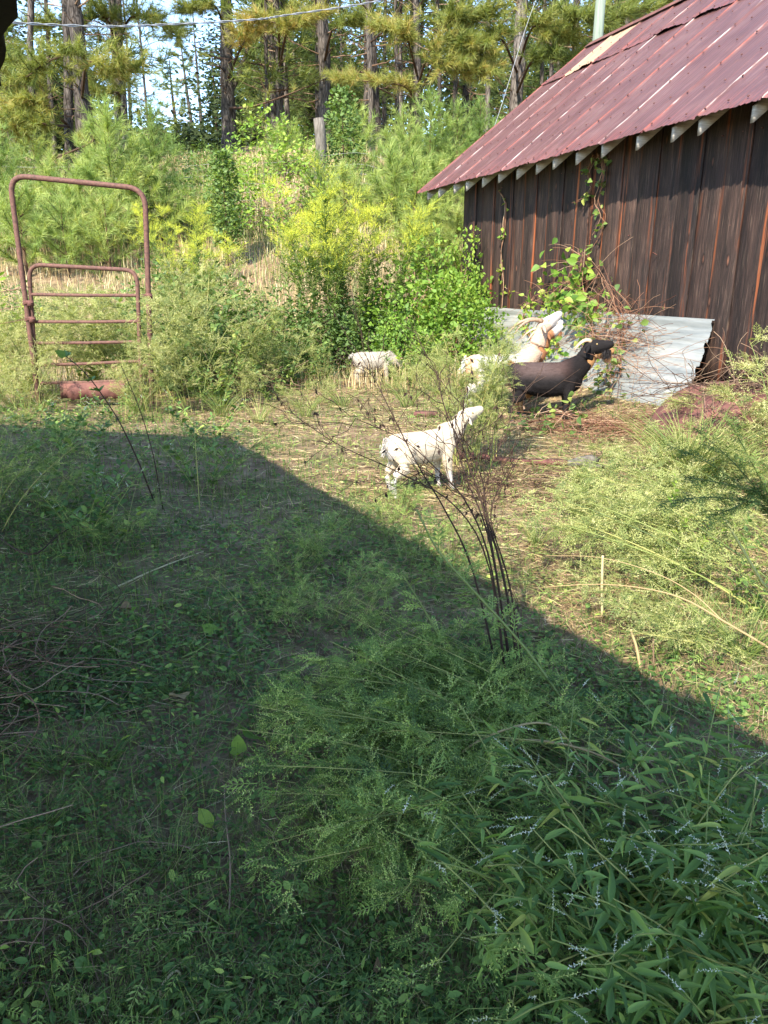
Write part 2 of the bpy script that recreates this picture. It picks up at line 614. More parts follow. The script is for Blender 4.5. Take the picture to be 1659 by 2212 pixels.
gx = axis([(-420, -60, 30), (-60, -14, 2), (-14, 12, .11), (12, 60, 2), (60, 420, 30)])
gy = axis([(-300, -20, 28), (-20, -1, 1.5), (-1, 14, .1), (14, 28, .25), (28, 100, 2), (100, 700, 40)])
GX, GY = np.meshgrid(gx, gy)
gz = zt(GX, GY) - .004
nx, ny = len(gx), len(gy)
ii = (np.arange(ny - 1)[:, None] * nx + np.arange(nx - 1)[None, :]).reshape(-1)
ga = Acc()
ga.add(np.stack([GX, GY, gz], -1).reshape(-1, 3), np.stack([ii, ii + 1, ii + nx + 1, ii + nx], -1), 0.5)
obj('ground', ga.mesh('ground', M['ground'], True), kind='structure')

# ------------------------------------------------------------------ barn
DW = 7.04
u2, n2 = np.array((-.342, .94)), np.array((.94, .342))
BO = DW * n2
ZB = .30
PHI = math.atan2(.94, -.342)


def bw(t, out, z):
    """barn coordinates (along the wall, out from the wall, height above the barn floor) to world"""
    p = BO + t * u2 - out * n2
    return np.array((p[0], p[1], z + ZB))


barn = thing('barn', 'old plank barn with faded maroon metal roof and charred dark board wall', 'barn', (BO[0], BO[1], ZB), PHI)
edges = [1.9, 2.3, 2.7, 3.08, 3.5, 3.9, 4.28, 4.7, 5.05, 5.45, 5.82, 6.2, 6.4, 6.81, 7.22, 7.57, 7.96, 8.32, 8.76, 9.13, 9.52, 9.87, 10.26, 10.6, 11.0, 11.42, 11.8, 12.2, 12.6, 12.95, 13.3, 13.72, 14.05, 14.36, 14.62]


def board_mesh(w, h, bot, seed):
    r = np.random.default_rng(seed)
    a = Acc()
    K = 12
    zs = np.linspace(bot, h, K)
    e1 = -w / 2 + .004 + r.normal(0, .0018, K)
    e2 = w / 2 - .004 + r.normal(0, .0018, K)
    cup = .006 * r.uniform(-1, 1)
    cols = []
    for k in range(K):
        y = r.normal(0, .0006)
        cols.append([(e1[k], y - .024, zs[k]), (e1[k], y - .003, zs[k]), (e1[k] + .004, y, zs[k]), (0, y + cup, zs[k]), (e2[k] - .004, y, zs[k]), (e2[k], y - .003, zs[k]), (e2[k], y - .024, zs[k])])
    V = np.array(cols).reshape(-1, 3)
    f = []
    for k in range(K - 1):
        for j in range(7):
            j2 = (j + 1) % 7
            f.append((k * 7 + j, (k + 1) * 7 + j, (k + 1) * 7 + j2, k * 7 + j2))
    a.add(V, [np.array(f), np.array([[0, 1, 2, 3, 4, 5, 6]]), np.array([[(K - 1) * 7 + j for j in range(7)][::-1]])], .5)
    return a.mesh('board', M['board'])


for i in range(len(edges) - 1):
    a0, a1 = edges[i], edges[i + 1]
    wd = a1 - a0
    me = board_mesh(wd if i % 2 else wd + .03, 3.42 + (i % 3) * .01, .05 + .05 * random.random(), i)
    o = obj('board', me, barn, loc=((a0 + a1) / 2, .0 if i % 2 else .021, 0))
# gable ends and rear wall
GH = 6.40 - ZB - .25


def gable(t, sgn):
    y = 0.0
    i = 0
    while y > -7.08:
        wd = .39
        m = -(y - wd / 2)
        top = 3.38 + .775 * (m if m < 3.54 else 7.08 - m) - .12
        o = obj('board', board_mesh(wd, top, .05, 300 + i), barn)
        o.rotation_euler = (0, 0, -math.pi / 2 * sgn)
        o.location = (t, y - wd / 2, 0)
        y -= wd
        i += 1


gable(14.63, 1)
gable(1.9, -1)
ra = Acc()
for k in range(33):
    box(ra, (1.95 + .39 * k, -7.08, 1.75), (.19, .012, 1.7), .4)
obj('rear_wall', ra.mesh('rear_wall', M['board']), barn, kind='stuff')
# rafters
SL = math.atan(.775)
rm = Acc()
for side_x in (-.0225, .0225):
    pass
prof = [(.47, 3.04), (.47, 2.88), (-3.40, 2.88 + .775 * 3.87), (-3.40, 3.04 + .775 * 3.87)]
V = np.array([(x, y, z) for x in (-.022, .022) for y, z in prof])
rm.add(V, np.array([(0, 1, 2, 3), (7, 6, 5, 4), (0, 4, 5, 1), (1, 5, 6, 2), (2, 6, 7, 3), (3, 7, 4, 0)]), .5)
rme = rm.mesh('rafter', M['greywood'])
for k in range(22):
    t = 15.41 - .61 * k + random.uniform(-.015, .015)
    o = obj('rafter', rme, barn, loc=(t, random.uniform(-.012, .012), random.uniform(-.008, .01)), rot=(0, random.uniform(-.03, .03), random.uniform(-.04, .04)))
# rear rafters are plain
bm_ = Acc()
box(bm_, (8.8, -3.42, 5.98), (6.9, .02, .12), .5)
box(bm_, (8.3, -.09, 3.16), (6.4, .045, .045), .5)
obj('ridge_beam', bm_.mesh('ridge_beam', M['greywood']), barn, kind='stuff')

# roof sheets: standing ribs every 0.305 m, lap rib at local x = 0
def sheet_mesh(L, seed, top=False):
    r = np.random.default_rng(seed)
    xs, hs = [], []

    def rib(c, w, h):
        xs.extend([c - w, c - w * .45, c + w * .45, c + w])
        hs.extend([0, h, h, 0])
    xs.append(-.055), hs.append(.001)
    rib(0, .03, .024)
    for c in (.076, .152, .229):
        rib(c, .014, .0022)
    rib(.305, .022, .007)
    for c in (.38, .457, .534):
        rib(c, .014, .0022)
    rib(.61, .022, .007)
    for c in (.686, .762, .838):
        rib(c, .014, .0022)
    rib(.915, .026, .019)
    xs, hs = np.array(xs), np.array(hs)
    K = 16
    ys = np.concatenate(([0, .03, .09], np.linspace(.25, L, K - 3)))
    X, Y = np.meshgrid(xs, ys)
    jag = (r.normal(0, .010, len(xs)) + .012 * np.sin(xs * 7 + r.uniform(0, 6)))
    Z = np.tile(hs, (K, 1)) + .006 * np.sin(Y * 3 + r.uniform(0, 6)) * np.cos(X * 5)
    Y = Y.copy()
    Y[0] += jag
    Z[0] += .004 * np.sin(xs * 20 + r.uniform(0, 6)) - (.004)
    if top:
        lift = r.uniform(.004, .05) * np.exp(-((xs - r.uniform(.1, .8)) / .3) ** 2)
        Z[0] += lift + .008
        Z[1] += lift * .8 + .008
        Z[2] += lift * .5 + .006
        Z[3] += .004
    W = len(xs)
    i = (np.arange(K - 1)[:, None] * W + np.arange(W - 1)[None]).reshape(-1)
    a = Acc()
    Vt = np.stack([X, Y, Z], -1).reshape(-1, 3)
    a.add(Vt, np.stack([i, i + 1, i + W + 1, i + W], -1), .5)
    return a.mesh('roof_sheet', M['roof'])


cS, sS = math.cos(SL), math.sin(SL)
RS = Matrix(((-1, 0, 0), (0, -cS, sS), (0, sS, cS))).to_4x4()
pale = simplemat('pale streaked roof sheet', (.20, .07, .045), (.36, .24, .15), 3, .6, .3, .2, .002, 0, (9, .7, 1), (.21, .155, .11))
lowm = [sheet_mesh(3.72, 40 + k) for k in range(15)]
topm = [sheet_mesh(1.50, 60 + k, True) for k in range(15)]
for k in range(15):
    t = 15.74 - .915 * k
    yo, zo = .55, 3.385 - ZB - .03
    o = obj('roof_sheet', lowm[k], barn)
    wav = random.uniform(-.02, .02)
    o.matrix_local = Matrix.Translation((t, yo + wav * cS, zo - wav * sS)) @ RS
    o = obj('roof_sheet', topm[k], barn)
    o.matrix_local = Matrix.Translation((t, yo - 3.62 * cS, zo + 3.62 * sS + .012)) @ RS
    if k == 1:
        o.data.materials[0] = pale
        o['label'] = 'pale streaked sheet below the ridge'
sn = Acc()
rr_ = np.random.default_rng(8)
for row in np.arange(.10, 5.0, .61):
    for k in range(44):
        t = 15.70 - .305 * k + rr_.normal(0, .006)
        yy = row + rr_.normal(0, .012)
        lift = .030 if yy < 3.6 else .046
        c_ = np.array((t, .55 - yy * cS, 3.385 - ZB - .03 + yy * sS)) + np.array((0, sS, cS)) * lift
        tubes(sn, np.array([c_ - np.array((0, sS, cS)) * .008, c_ + np.array((0, sS, cS)) * .006]), .011, 6, .2, True)
obj('roof_nails', sn.mesh('roof_nails', M['rusty']), barn, kind='stuff')
ba = Acc()
for k in range(15):
    t = 15.74 - .915 * k
    y0, z0 = .55 - 5.10 * cS, 3.385 - ZB - .03 + 5.10 * sS
    v = np.array([(t, y0, z0), (t - .915, y0, z0), (t - .915, y0 - 4.1, z0 - 4.1 * .775), (t, y0 - 4.1, z0 - 4.1 * .775)])
    ba.add(v, np.array([(0, 1, 2, 3)]), .5)
obj('rear_roof', ba.mesh('rear_roof', M['roof']), barn, kind='stuff')
rc = Acc()
for k in range(6):
    t0, t1 = 15.78 - k * 2.35, 15.78 - (k + 1) * 2.35 - .05
    y0, z0 = .55 - 5.10 * cS, 3.385 - ZB + 5.10 * sS + .03 + .004 * (k % 2)
    for sg in (1, -1):
        v = np.array([(t0, y0, z0), (t1, y0, z0), (t1, y0 + sg * .17, z0 - .125), (t0, y0 + sg * .17, z0 - .125)])
        rc.add(v, np.array([(0, 1, 2, 3) if sg > 0 else (3, 2, 1, 0)]), .5)
obj('ridge_cap', rc.mesh('ridge_cap', M['rusty']), barn, kind='stuff')
# rusty sheet edge trim along the gable rake
rk = Acc()
v = []
for s_ in np.linspace(0, 5.08, 14):
    v.append((15.80, .55 - s_ * cS, 3.385 - ZB - .02 + s_ * sS))
tubes(rk, np.array(v), .018, 4, .5)
obj('rake_trim', rk.mesh('rake_trim', M['rusty']), barn)
# nail and small bent wire on the wall
na = Acc()
p0 = np.array((8.60, .026, 1.62))
tubes(na, np.array([p0, p0 + (.0, .07, .03)]), .006, 5, .3)
for k in range(26):
    t, z = random.uniform(6.5, 14), random.choice((.75, 1.9, 2.9)) + random.uniform(-.02, .02)
    tubes(na, np.array([(t, .0, z), (t, .027, z)]), .006, 5, .3, True)
obj('nails', na.mesh('nails', M['rusty']), barn, kind='stuff')

# ------------------------------------------------------------------ leaning galvanised sheets
def lean_sheet(t0, t1, zt_, zb_, outb, seed):
    r = np.random.default_rng(seed)
    a = Acc()
    prof = []
    L = 1.0
    us = []
    hs = []
    for c in np.arange(.06, 1.0, .245):
        for dx, h in ((-.046, 0), (-.018, .045), (.018, .045), (.046, 0)):
            us.append(c + dx), hs.append(h)
        if c + .2 < 1:
            for q in (.09, .16):
                for dx, h in ((-.012, 0), (0, .010), (.012, 0)):
                    us.append(c + q + dx), hs.append(h)
    us = np.array([0] + us + [1.0])
    hs = np.array([0] + hs + [0])
    K = 26
    ts = np.linspace(t0, t1, K)
    U, TT = np.meshgrid(us, ts)
    H = np.tile(hs, (K, 1))
    out = .06 + outb * (U ** 1.4) + .03 * np.sin(TT * 2.1 + 3 * U + seed) * U
    z = zt_ + (zb_ - zt_) * U
    if t0 < 8:
        TT = TT - .64 * U ** 1.3 * np.clip((t0 + 3 - TT) / 3, 0, 1)
    TT = TT + .02 * np.sin(U * 6) 
    sl = math.atan2(outb, zt_ - zb_)
    out = out + H * math.cos(sl)
    z = z + H * math.sin(sl)
    W = len(us)
    i = (np.arange(K - 1)[:, None] * W + np.arange(W - 1)[None]).reshape(-1)
    V = np.stack([TT, out, z], -1).reshape(-1, 3)
    a.add(V, np.stack([i, i + W, i + W + 1, i + 1], -1), .5)
    return a.mesh('metal_sheet', M['galv'])


for (t0, t1, zt_, zb_, ob, lab) in ((7.38, 11.3, .84, -.20, 1.05, 'corrugated galvanised metal sheet leaning on the barn wall, its bare end towards the right'),
                                    (11.1, 14.5, .80, -.17, .8, 'farther galvanised metal sheet leaning on the barn wall behind the goats and weeds')):
    o = obj('metal_sheet', lean_sheet(t0, t1, zt_, zb_, ob, int(t0)))
    o.location = (BO[0], BO[1], ZB)
    o.rotation_euler = (0, 0, PHI)
    tag(o, lab, 'metal sheet', 'metal sheets leaning on the barn')

# ------------------------------------------------------------------ the shed the picture is taken from
shed = thing('open_shed', 'dark eave edge of the shed roof at the upper left corner of the view', 'shed', (-5, 1, 0))
ctr = np.array((-5, 1.0, 0))
E = lambda s: np.array((.244, .137)) + s * np.array((-.49, .87))
cor = E(5.91)
nj = np.array((.87, .49))
jr = np.random.default_rng(3)
poly = [E(s) + nj * (-.02 + .03 * (vn(s, 0, .5, 34) - .5) * 2 * min(1, 5.9 - s) + jr.normal(0, .012)) for s in np.arange(-3.4, 5.9, .12)] + [cor, cor + 3.4 * np.array((-1.0, .10)), cor + 6 * np.array((-.98, -.1)), np.array((-7.5, -1.2)), np.array((-1.2, -3.6))]  # ragged eave and unseen left extension, shaped so the cast shadow fits
poly = [np.array(p) for p in poly]


def roofz(p):
    c = .87 * p[0] + .49 * p[1]
    return 2.30 + .22 * max(0, .28 - c)


sa = Acc()
n = len(poly)
V = [(*p, roofz(p) + .03) for p in poly] + [(*p, roofz(p) - .03) for p in poly]
V = np.array(V) - ctr
sa.add(V, [np.array([list(range(n))[::-1]]), np.array([list(range(n, 2 * n))])] + [np.array([[i, (i + 1) % n, n + (i + 1) % n, n + i]]) for i in range(n)], .3)
obj('roof', sa.mesh('roof', M['dark']), shed)
fa = Acc()
K = 170
ps = np.array([(*E(s), 2.275) for s in np.linspace(-3.4, 5.9, K)]) - ctr
ps[:, :2] += (np.stack([vn(np.arange(K), np.zeros(K), 3, 31), vn(np.arange(K), np.ones(K), 1.2, 32)], -1) - .5) * .05
ps[:, :2] -= np.array((.11, .06))
tubes(fa, ps, .022 + .012 * (vn(np.arange(K), np.zeros(K), 2.2, 33) - .5), 7, .3)
obj('eave_pole', fa.mesh('eave_pole', M['dark'], True), shed)
for s in (-3.2, -1.0, 5.6):
    pa = Acc()
    q = E(s) + np.array((-.3, -.1))
    tubes(pa, np.array([(*q, -.1), (*q, 2.3)]) - ctr, .08, 8, .3)
    obj('post', pa.mesh('post', M['dark']), shed)

# ------------------------------------------------------------------ gate
def smooth_path(pts, rad=.16, n=5):
    pts = [np.array(p, float) for p in pts]
    out = [pts[0]]
    for i in range(1, len(pts) - 1):
        a, b, c = pts[i - 1], pts[i], pts[i + 1]
        p = b + (a - b) / np.linalg.norm(a - b) * rad
        q = b + (c - b) / np.linalg.norm(c - b) * rad
        for k in range(n + 1):
            s = k / n
            out.append((1 - s) ** 2 * p + 2 * s * (1 - s) * b + s * s * q)
    out.append(pts[-1])
    return np.array(out)


YG = 9.75
gf = thing('gate_frame', 'tall rusty bent pipe frame arching over the small gate', 'gate frame', P(205, 890, YG))
gc = np.array(gf.location)
fr = Acc()
pth = smooth_path([P(86, 885, YG), P(20, 378, YG), P(313, 408, YG), P(329, 890, YG)], .22, 7)
tubes(fr, pth - gc, .032, 12, .5)
obj('pipe_arch', fr.mesh('pipe_arch', M['rust'], True), gf)
for k, (x, y) in enumerate(((66, 655), (70, 690), (322, 640), (325, 790))):
    h = Acc()
    c = P(x, y, YG) - gc
    tubes(h, np.array([c + (0, -.01, -.035), c + (0, -.01, .035)]), .045, 10, .4, True)
    for q in range(3):
        tubes(h, np.array([c + (-.09, -.03, -.02 + .02 * q), c + (-.03, -.05, .0 + .01 * q), c + (.05, -.04, .01)]), .006, 5, .4)
    obj('hinge_clamp', h.mesh('hinge_clamp', M['rusty']), gf)
pg = thing('pipe_gate', 'rusty five-bar pipe gate with a sheet metal foot panel, overgrown by weeds', 'gate', P(190, 890, YG + .03))
gc = np.array(pg.location)
Y1 = YG + .04
fr = Acc()
tubes(fr, smooth_path([P(82, 872, Y1), P(62, 571, Y1), P(296, 584, Y1), P(306, 866, Y1)], .17, 6) - gc, .026, 10, .5)
obj('gate_pipe', fr.mesh('gate_pipe', M['rust'], True), pg)
for (xa, ya, xb, yb) in ((68, 636, 300, 638), (72, 695, 301, 694), (75, 741, 303, 738), (78, 789, 304, 780), (81, 828, 305, 821)):
    fr = Acc()
    tubes(fr, np.array([P(xa, ya, Y1), P((xa + xb) / 2, (ya + yb) / 2 + 1, Y1), P(xb, yb, Y1)]) - gc, .021, 10, .5)
    obj('crossbar', fr.mesh('crossbar', M['rust'], True), pg)
fp = Acc()
K = 22
jg = np.random.default_rng(6)
top = np.array([P(128 + (270 - 128) * k / (K - 1), 829 - 5 * k / (K - 1), Y1 - .03) for k in range(K)]) - gc
bot = np.array([P(132 + (268 - 132) * k / (K - 1), 861 - 2 * k / (K - 1) + jg.uniform(-4, 5), Y1 - .03 + .012 * math.sin(k * 1.1)) for k in range(K)]) - gc
V = np.concatenate([top, bot, top + (0, .006, 0), bot + (0, .006, 0)])
f = []
for k in range(K - 1):
    f += [(k, K + k, K + k + 1, k + 1), (2 * K + k, 2 * K + k + 1, 3 * K + k + 1, 3 * K + k), (K + k, 3 * K + k, 3 * K + k + 1, K + k + 1), (k, k + 1, 2 * K + k + 1, 2 * K + k)]
fp.add(V, np.array(f), .5)
obj('foot_panel', fp.mesh('foot_panel', M['rusty']), pg)

# wire fence meeting the gate frame, and the woven wire fence on the bank
wf = thing('wire_fence', 'rusty wire strands tied to the left post of the gate frame', 'wire fence', gp(-5.2, 9.9))
c = np.array(wf.location)
for k, (y0, y1) in enumerate(((622, 618), (662, 655), (690, 686))):
    a = Acc()
    p0, p1 = P(66 + k * 2, y1, YG), P(-160, y0 + 10, YG + .4)
    s = np.linspace(0, 1, 12)[:, None]
    pts = p0 + (p1 - p0) * s + np.array((0, 0, -.12)) * (s * (1 - s)) * 2
    tubes(a, pts - c, .0035, 4, .4)
    for q in range(1, 11, 2):
        tubes(a, np.array([pts[q] + (-.01, 0, -.02), pts[q] + (.01, 0, .02)]) - c, .002, 3, .4)
    obj('wire', a.mesh('wire', M['rusty']), wf)
a = Acc()
q = P(-160, 640, YG + .4)
g0 = np.array(gp(q[0], q[1]))
tubes(a, np.array([g0, g0 + (0, 0, 1.75)]) - c, .05, 7, .4)
obj('post', a.mesh('post', M['postwood']), wf)

bf = thing('woven_fence', 'woven wire fence running along the brushy bank in front of the pines', 'wire fence', gp(-1, 22))
c = np.array(bf.location)
xs = np.linspace(-13, 1.2, 60)
ys = 21.6 + .05 * xs
zs = zt(xs, ys)
for h in (.15, .32, .5, .7, .9, 1.12, 1.35, 1.62):
    a = Acc()
    pts = np.stack([xs, ys, .5 * zs + .5 * np.convolve(np.pad(zs, 6, 'edge'), np.ones(13) / 13, 'valid') + h + .012 * np.sin(xs * 3 + h)], -1)
    tubes(a, pts - c, .0045, 3, .5)
    obj('wire', a.mesh('wire', M['wire']), bf)
a = Acc()
for x in np.arange(-12.9, 1.1, .3):
    y = 21.6 + .05 * x
    z = float(zt(x, y))
    tubes(a, np.array([(x, y, z + .12), (x + .01, y, z + 1.35)]) - c, .003, 3, .5)
obj('stay_wires', a.mesh('stay_wires', M['wire']), bf, kind='stuff')
pw = P(690, 256, 21.7)
wp = thing('fence_post', 'thick weathered wooden fence post with flat top in the brush below the pines', 'fence post', gp(pw[0], pw[1]))
g0 = np.array(wp.location)
a = Acc()
H = pw[2] - g0[2]
K = 9
pts = np.array([(.03 * math.sin(k * 1.3), 0, -.1 + (H + .1) * k / (K - 1)) for k in range(K)])
tubes(a, pts, np.array([.19, .185, .18, .18, .175, .17, .17, .172, .165]) * .85 * (1 + .04 * np.sin(np.arange(K) * 2.2)), 12, .5, True)
obj('post_shaft', a.mesh('post_shaft', M['postwood']), wp)

# utility pole behind the barn, cables
pp = P(1291, 60, 21.8)
up = thing('utility_pole', 'pale greenish utility pole standing behind the barn roof', 'utility pole', gp(pp[0], pp[1]))
a = Acc()
tubes(a, np.array([(0, 0, -.3), (.02, 0, 4), (.03, 0, 9.2)]), np.array([.15, .135, .11]), 12, .5, True)
obj('pole_shaft', a.mesh('pole_shaft', M['poleg'], True), up)
a = Acc()
box(a, (.0, 0, 8.6), (.9, .05, .06), .5)
obj('crossarm', a.mesh('crossarm', M['poleg']), up)


def cable(name, pts, r, lab, twist=True, n=140):
    pts = np.array(pts, float)
    s = np.linspace(0, len(pts) - 1, n)
    i = np.clip(s.astype(int), 0, len(pts) - 2)
    f_ = (s - i)[:, None]
    pm = np.pad(pts, ((1, 1), (0, 0)), 'reflect', reflect_type='odd')
    p0, p1, p2, p3 = pm[i], pm[i + 1], pm[i + 2], pm[i + 3]
    q = .5 * (2 * p1 + (p2 - p0) * f_ + (2 * p0 - 5 * p1 + 4 * p2 - p3) * f_ ** 2 + (3 * p1 - 3 * p2 + p3 - p0) * f_ ** 3)
    a = Acc()
    if twist:
        ph = np.arange(n) * .75
        off = np.stack([np.zeros(n), np.cos(ph), np.sin(ph)], -1) * r
        tubes(a, q + off, r * .85, 5, .8)
        tubes(a, q - off, r * .85, 5, .2)
    else:
        tubes(a, q, r, 4, .5)
    o = obj(name, a.mesh(name, M['wire'], True))
    tag(o, lab, 'cable')


cable('twisted_cable', [P(-60, 40, 7.0), P(43, 50, 7.6), P(233, 57, 8.6), P(400, 51, 9.6), P(553, 42, 10.5), P(617, 33, 11), P(784, 8, 12.2), P(900, -18, 13.2)], .007, 'twisted grey cable strung across the top of the view in front of the pines')
q0, q1 = P(1175, -40, 21.5), P(1077, 247, 18.6)
cable('guy_wire', [q1 + (q1 - q0) * .55, q1, q0, np.array((up.location[0] + .02, up.location[1], up.location[2] + 8.6))], .006, 'thin pale guy wire slanting down through the young pines beside the barn', False, 20)

# ------------------------------------------------------------------ rusty scrap
tk = G(1578, 950)
o = thing('rusty_tank', 'rusty red sheet metal drum half buried under dry vines by the barn', 'drum', (tk[0] + .05, tk[1] + .25, zt(tk[0], tk[1])), math.radians(98))
a = Acc()
K, A = 16, 20
V, prof = [], []
for k in range(K):
    s = k / (K - 1)
    x = -.55 + 1.1 * s
    r = .54 * (1 - .25 * abs(2 * s - 1) ** 6) + (.014 if k in (4, 5, 10, 11) else 0)
    for j in range(A):
        t = math.pi * j / (A - 1)
        V.append((x, math.cos(t) * r * 1.25, math.sin(t) * r * .95 - .04 + .02 * math.sin(3 * t + 4 * s)))
f = [(k * A + j, (k + 1) * A + j, (k + 1) * A + j + 1, k * A + j + 1) for k in range(K - 1) for j in range(A - 1)]
a.add(np.array(V), [np.array(f), np.array([list(range(A))]), np.array([[(K - 1) * A + j for j in range(A)][::-1]])], .5)
obj('drum_shell', a.mesh('drum_shell', M['rusty'], True), o)
a = Acc()
p0, p1 = G(966, 990), G(1225, 1010)
s = np.linspace(0, 1, 14)[:, None]
c = p0 + (p1 - p0) * s + np.array((0, 0, .035)) + np.concatenate([np.zeros((14, 2)), .02 * np.sin(s * 7)], 1)
c[:, 2] = zt(c[:, 0], c[:, 1]) + .045 + .015 * np.sin(s[:, 0] * 8)
for k in range(13):
    d = nrm(c[k + 1] - c[k])
    sd = np.array((-d[1], d[0], 0))
    R_ = np.stack([d, sd, np.cross(d, sd)], -1)
    L = np.linalg.norm(c[k + 1] - c[k]) / 2 + .001
    m = (c[k] + c[k + 1]) / 2
    box(a, m, (L, .035, .003), .5, R_)
    box(a, m + (0, 0, -.022) - sd * .033, (L, .003, .02), .5, R_)
tag(obj('angle_iron', a.mesh('angle_iron', M['rusty'])), 'long rusty angle iron lying on the ground behind the front white goat', 'scrap metal')
a = Acc()
q = G(1262, 1012)
tubes(a, np.array([q + (-.16, .02, .03), q + (-.05, .0, .06), q + (.06, .02, .07), q + (.14, .07, .05)]), np.array([.03, .045, .05, .03]), 8, .8, True)
tubes(a, np.array([q + (-.02, -.04, .03), q + (.08, -.06, .03), q + (.17, -.02, .02)]), np.array([.03, .025, .015]), 7, .8, True)
tag(obj('gnarled_root', a.mesh('gnarled_root', M['postwood'], True)), 'short gnarled piece of dead wood at the right end of the rusty angle iron', 'wood')
a = Acc()
q = G(920, 900)
box(a, q + (0, 0, .03), (.14, .06, .03), .5, np.array(((.97, .2, 0), (-.2, .97, 0), (0, 0, 1))))
tag(obj('red_block', a.mesh('red_block', M['rusty'])), 'flat rust red block on bare ground above the front white goat', 'block')

# ------------------------------------------------------------------ goats
def coatmat():
    m, t, out = newmat('goat coat')
    a = t.nodes.new('ShaderNodeAttribute')
    a.attribute_name = 'coat'
    tc = t.nodes.new('ShaderNodeTexCoord')
    n = noise(t, 1.0, 5, mapping(t, tc.outputs['Object'], (22, 60, 60)), .65)
    c = mixc(t, .55, a.outputs['Color'], ramp(t, [(.3, (.55, .52, .5)), (.7, (1.25, 1.25, 1.25))], n.outputs[0]).outputs[0], 'MULTIPLY')
    bsdf(t, out, c, .9, .06, 0, n.outputs[0], .6, .008)
    return m


M['coat'] = coatmat()
M['horn'] = simplemat('ridged goat horn', (.20, .12, .075), (.38, .26, .17), 40, .55, .4, .5, .002)
M['hornl'] = simplemat('tan goat horn', (.34, .22, .13), (.52, .38, .24), 40, .55, .4, .5, .002)
M['hoof'] = simplemat('dark hoof', (.03, .025, .02), (.08, .06, .05), 30, .5, .4)
M['eye'] = simplemat('goat eye', (.25, .16, .05), (.30, .2, .08), 5, .2, .6)


def loft(a, C, RY, RZ, sides=16):
    C = np.array(C, float)
    Tn = nrm(np.gradient(C, axis=0))
    up = np.where(np.abs(Tn[:, 2:3]) > .9, np.array((1.0, 0, 0)), np.array((0, 0, 1.0)))
    s = nrm(np.cross(up, Tn))
    n = np.cross(Tn, s)
    an = np.arange(sides) * 2 * math.pi / sides
    V = C[:, None] + np.cos(an)[None, :, None] * s[:, None] * np.array(RY)[:, None, None] + np.sin(an)[None, :, None] * n[:, None] * np.array(RZ)[:, None, None]
    K = len(C)
    j = np.arange(sides)
    f = [np.stack([k * sides + j, k * sides + (j + 1) % sides, (k + 1) * sides + (j + 1) % sides, (k + 1) * sides + j], -1) for k in range(K - 1)]
    fs = [np.concatenate(f), np.array([j[::-1]]), np.array([(K - 1) * sides + j])]
    a.add(V.reshape(-1, 3), fs, 0)


def resamp(pts, n):
    pts = np.array(pts, float)
    pm = np.concatenate([[2 * pts[0] - pts[1]], pts, [2 * pts[-1] - pts[-2]]])
    s = np.linspace(0, len(pts) - 1, n)
    i = np.clip(s.astype(int), 0, len(pts) - 2)
    f = (s - i)[:, None]
    p0, p1, p2, p3 = pm[i], pm[i + 1], pm[i + 2], pm[i + 3]
    return .5 * (2 * p1 + (p2 - p0) * f + (2 * p0 - 5 * p1 + 4 * p2 - p3) * f ** 2 + (3 * p1 - 3 * p2 + p3 - p0) * f ** 3)


